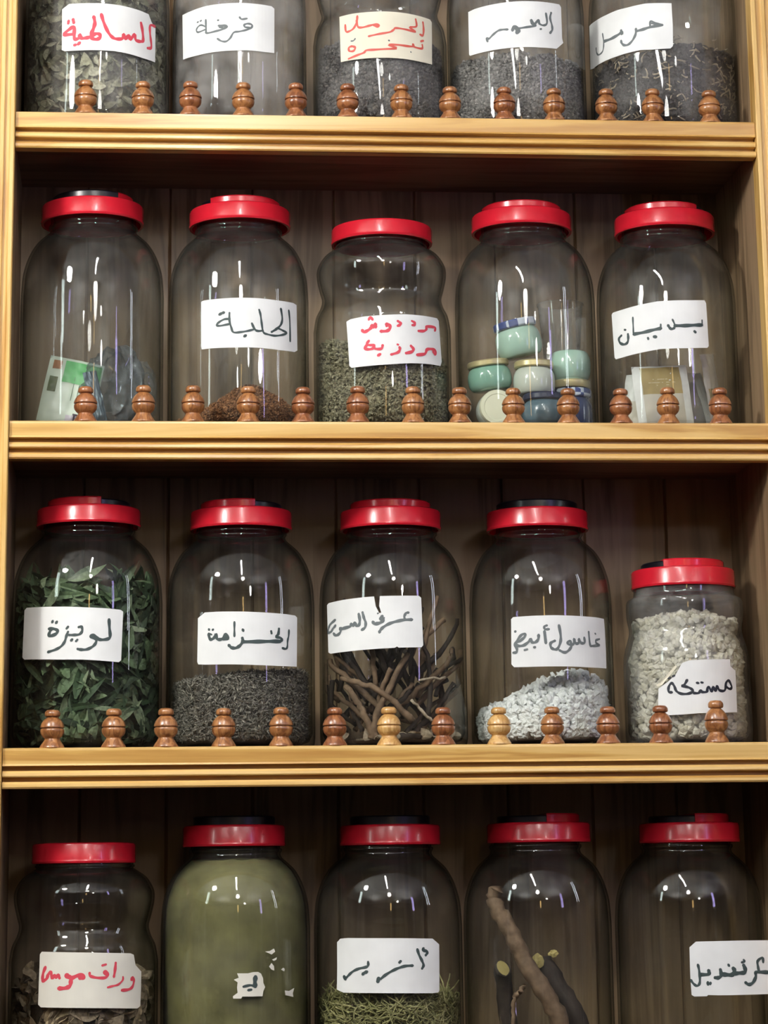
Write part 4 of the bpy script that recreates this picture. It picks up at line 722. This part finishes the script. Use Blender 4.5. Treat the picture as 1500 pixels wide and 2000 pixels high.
# the jar without a label
sachet('21', 'sachet', (-.0300, -.042, .0072), (-.20, .20, .04), .062, .080, .008, SM['mint'], 'green and white sachet with fruit print inside the unlabelled jar', 'sachet',
       [('green_band', .30, .97, .62, .96, SM['green']), ('round_seal', .08, .24, .80, .94, SM['seal']), ('leaf_print', .07, .22, .45, .68, SM['leafp']),
        ('fruit_print', .62, .80, .04, .18, SM['olive']), ('fruit_print', .78, .92, .10, .26, SM['olive']), ('fruit_print', .66, .78, .06, .15, SM['fruit']), ('fruit_print', .50, .64, .02, .15, SM['fruit'])]
       + [('print_line', u, u+.012, .34, .74, SM['type']) for u in (.52, .62, .74)])
def crumpled(key, loc, r, hgt, label, seed, mat):
    bm = bmesh.new(); bmesh.ops.create_icosphere(bm, subdivisions=4, radius=1)
    for v in bm.verts:
        c = v.co.copy(); k = 1-abs(noise.noise(c*1.9+Vector((seed, 0, 0))))*1.5
        k2 = 1-abs(noise.noise(c*4.2+Vector((0, seed, 0))))*1.2; k3 = noise.noise(c*9+Vector((0, 0, seed)))
        s = .50+.30*k+.17*k2+.06*k3
        v.co = Vector((c.x*r*s, c.y*r*s*.75, c.z*hgt/2*s*(1+.3*c.x)))
    zl = min(v.co.z for v in bm.verts)
    for v in bm.verts: v.co.z -= zl
    o = bmo('plastic_bag', bm, mat, smooth=True, sharp=18); o.location = Vector(JAR[key].location)+Vector(loc); tag(o, label, 'plastic bag'); return o
crumpled('21', (.020, -.024, .0068), .044, .100, 'crumpled grey plastic bag next to the sachet in the unlabelled jar', 3.1, SM['bag'])
crumpled('21', (.044, .004, .0068), .034, .092, 'clear crumpled bag at the right side of the unlabelled jar', 8.7, SM['bag2'])
sachet('21', 'foil_strip', (.012, -.056, .0072), (-.05, -.22, .2), .016, .060, .002, plain('grey blue foil', (.07,.10,.12), rough=.25, metal=.4), 'grey blue foil strip between the sachet and the clear bag', 'foil strip')

# ------------------------------------------------------------------ roots and sticks
def rod(name, key, pts, r0, r1, mat, label, cat, group=None, seg=10, wob=.0012, n=5, cut=None):
    P = catmull(pts, n) if len(pts) > 2 else [tuple(Vector(pts[0]).lerp(Vector(pts[1]), i/8)) for i in range(9)]
    P = [Vector(p)+Vector((rnd.uniform(-1, 1), rnd.uniform(-1, 1), rnd.uniform(-1, 1)))*wob*(0 if i in (0,) else 1) for i, p in enumerate(P)]
    m = len(P); rr = [(r0+(r1-r0)*i/(m-1))*(1+(.22 if r0 < .006 else .09)*(rnd.random()-.5)) for i in range(m)]
    for p, r in zip(P, rr):
        lim = inner_r(key, p.z)-r*1.15-.0006; d = math.hypot(p.x, p.y)
        if d > lim: p.x *= lim/d; p.y *= lim/d
        p.z = max(p.z, .0070+r)
    V, F = tube(P, rr, seg, jit=.22 if r0 < .006 else .12)
    o = pyd(name, V, F, mat, smooth=True); o.location = JAR[key].location; tag(o, label, cat, group)
    if cut:
        t = (P[0]-P[1]).normalized(); s = t.cross(Vector((0, 0, 1))); s = s.normalized() if s.length > .01 else Vector((1, 0, 0)); u = s.cross(t)
        cv = [tuple(P[0]+t*.0012)]+[tuple(P[0]+t*.0006+(s*math.cos(2*PI*k/12)+u*math.sin(2*PI*k/12))*rr[0]*.97) for k in range(12)]
        pyd('cut_end', cv, [(0, 1+k, 1+(k+1) % 12) for k in range(12)], PAL['cut'], o)
    return o
G = 'root sticks in the jar'
rod('root_stick', '33', [(.0105, -.060, .1016), (-.010, -.062, .066), (-.027, -.060, .0281), (-.030, -.058, .010)], .0030, .0042, PAL['root'], 'thick light brown stick slanting up to the right in front', 'root stick', G)
rod('root_stick', '33', [(-.0624, -.040, .0765), (-.0400, -.056, .069), (-.0193, -.064, .0601), (.015, -.060, .0278)], .0026, .0036, PAL['root'], 'long stick slanting down from left to right across the front', 'root stick', G)
rod('root_stick', '33', [(-.0569, -.042, .0675), (-.0450, -.052, .050), (-.0382, -.056, .0354), (-.0251, -.060, .0078)], .0032, .0040, PAL['root'], 'bent stick at the lower left of the sticks', 'root stick', G)
rod('root_stick', '33', [(.0126, -.066, .051), (.0360, -.060, .0277)], .0016, .0018, PAL['straw'], 'thin yellowish stick slanting down at the lower right', 'root stick', G)
rod('root_stick', '33', [(-.0004, -.066, .0109), (.020, -.064, .0125), (.0446, -.052, .0135)], .0038, .0030, PAL['rootdark'], 'dark stick lying on the jar floor behind the finials', 'root stick', G)
rod('root_stick', '33', [(.0220, -.062, .0722), (.0530, -.050, .0757)], .0012, .0016, PAL['straw'], 'thin pale twig lying level at the right', 'root stick', G)
for i in range(58):
    a = rnd.uniform(-1.6, 1.6); r = rnd.uniform(.025, .068); z0 = rnd.uniform(.015, .09); L_ = rnd.uniform(.05, .11)
    p0 = Vector((math.sin(a)*r, -math.cos(a)*r+.015, z0)); d = Vector((rnd.uniform(-.7, .7), rnd.uniform(-.3, .3), rnd.uniform(.25, 1))).normalized()
    p1 = p0+d*L_; p1.z = min(p1.z, .168)
    mid = (p0+p1)/2+Vector((rnd.uniform(-.008, .008), 0, rnd.uniform(-.006, .006)))
    rod('root_stick', '33', [p0, mid, p1], rnd.uniform(.0022, .0038), rnd.uniform(.0014, .003), PAL['rootdark'] if rnd.random() < .7 else PAL['root'], 'dark brown root stick in the tangle behind the front sticks', 'root stick', G)
V, F = leaves('33', .016, 26, .018, .010, .3, .03, .5)
fill('bark_flakes', '33', (V, F), PAL['straw'], 'pale bark flakes on the floor of the stick jar', 'bark flakes')

rod('root', '44', [(-.0500, -.040, .2010), (-.0560, -.042, .1863), (-.0450, -.046, .170), (-.0322, -.050, .1452), (-.0222, -.052, .1221), (-.0040, -.052, .0936), (.0135, -.048, .0615), (.030, -.040, .012)], .0080, .0105, PAL['root'], 'thick bent brown root leaning across its jar', 'root', 'roots in the jar', 14, .0016)
rod('root', '44', [(.002, -.010, .1235), (.018, -.022, .090), (.0380, -.026, .0540), (.052, -.020, .014)], .0120, .0135, PAL['rootdark'], 'thick dark root behind the bent one', 'root', 'roots in the jar', 14, .0016)
rod('root', '44', [(-.0470, -.050, .1160), (-.0440, -.036, .1020), (-.0400, -.028, .070), (-.030, -.020, .014)], .0090, .0095, PAL['rootdark'], 'dark root with a pale yellow cut end facing out', 'root', 'roots in the jar', 14, .0008, cut=True)
rod('root', '44', [(-.0256, -.060, .0975), (-.0310, -.060, .0905), (-.0356, -.058, .0851), (-.0365, -.056, .074), (-.0372, -.055, .0600), (-.036, -.052, .012)], .0030, .0018, PAL['root'], 'thin twig with a knobbly tip left of the bent root', 'root', 'roots in the jar', 10, .0012)
def chip(loc, s, label):
    bm = bmesh.new(); bmesh.ops.create_icosphere(bm, subdivisions=2, radius=1)
    for v in bm.verts:
        k = .75+.5*noise.noise(v.co*1.7+Vector(loc)*90); v.co = Vector((v.co.x*s[0]*k, v.co.y*s[1]*k, v.co.z*s[2]*k))
    o = bmo('root_chip', bm, PAL['cut']); o.location = Vector(JAR['44'].location)+Vector(loc); tag(o, label, 'wood chip', 'yellow chips on the dark root')
chip((-.0045, -.026, .1225), (.0078, .005, .0105), 'larger yellow wood chip on top of the dark root')
chip((.0130, -.026, .1300), (.0072, .004, .0050), 'smaller yellow wood chip right of the larger one')


# ------------------------------------------------------------------ view
sc = bpy.context.scene
w = bpy.data.worlds.new('world'); sc.world = w; w.use_nodes = True
bg = w.node_tree.nodes.get('Background'); bg.inputs[0].default_value = (.5, .5, .55, 1); bg.inputs[1].default_value = .01
sc.view_settings.view_transform = 'Standard'; sc.view_settings.look = 'None'
sc.view_settings.exposure = .35; sc.view_settings.gamma = 1; sc.view_settings.use_curve_mapping = False
cy = sc.cycles
cy.max_bounces = 8; cy.diffuse_bounces = 3; cy.glossy_bounces = 3; cy.transmission_bounces = 4; cy.transparent_max_bounces = 24
cy.use_denoising = True; cy.use_adaptive_sampling = True; cy.adaptive_threshold = .06; cy.adaptive_min_samples = 16; cy.caustics_reflective = False; cy.caustics_refractive = False; cy.sample_clamp_indirect = 4
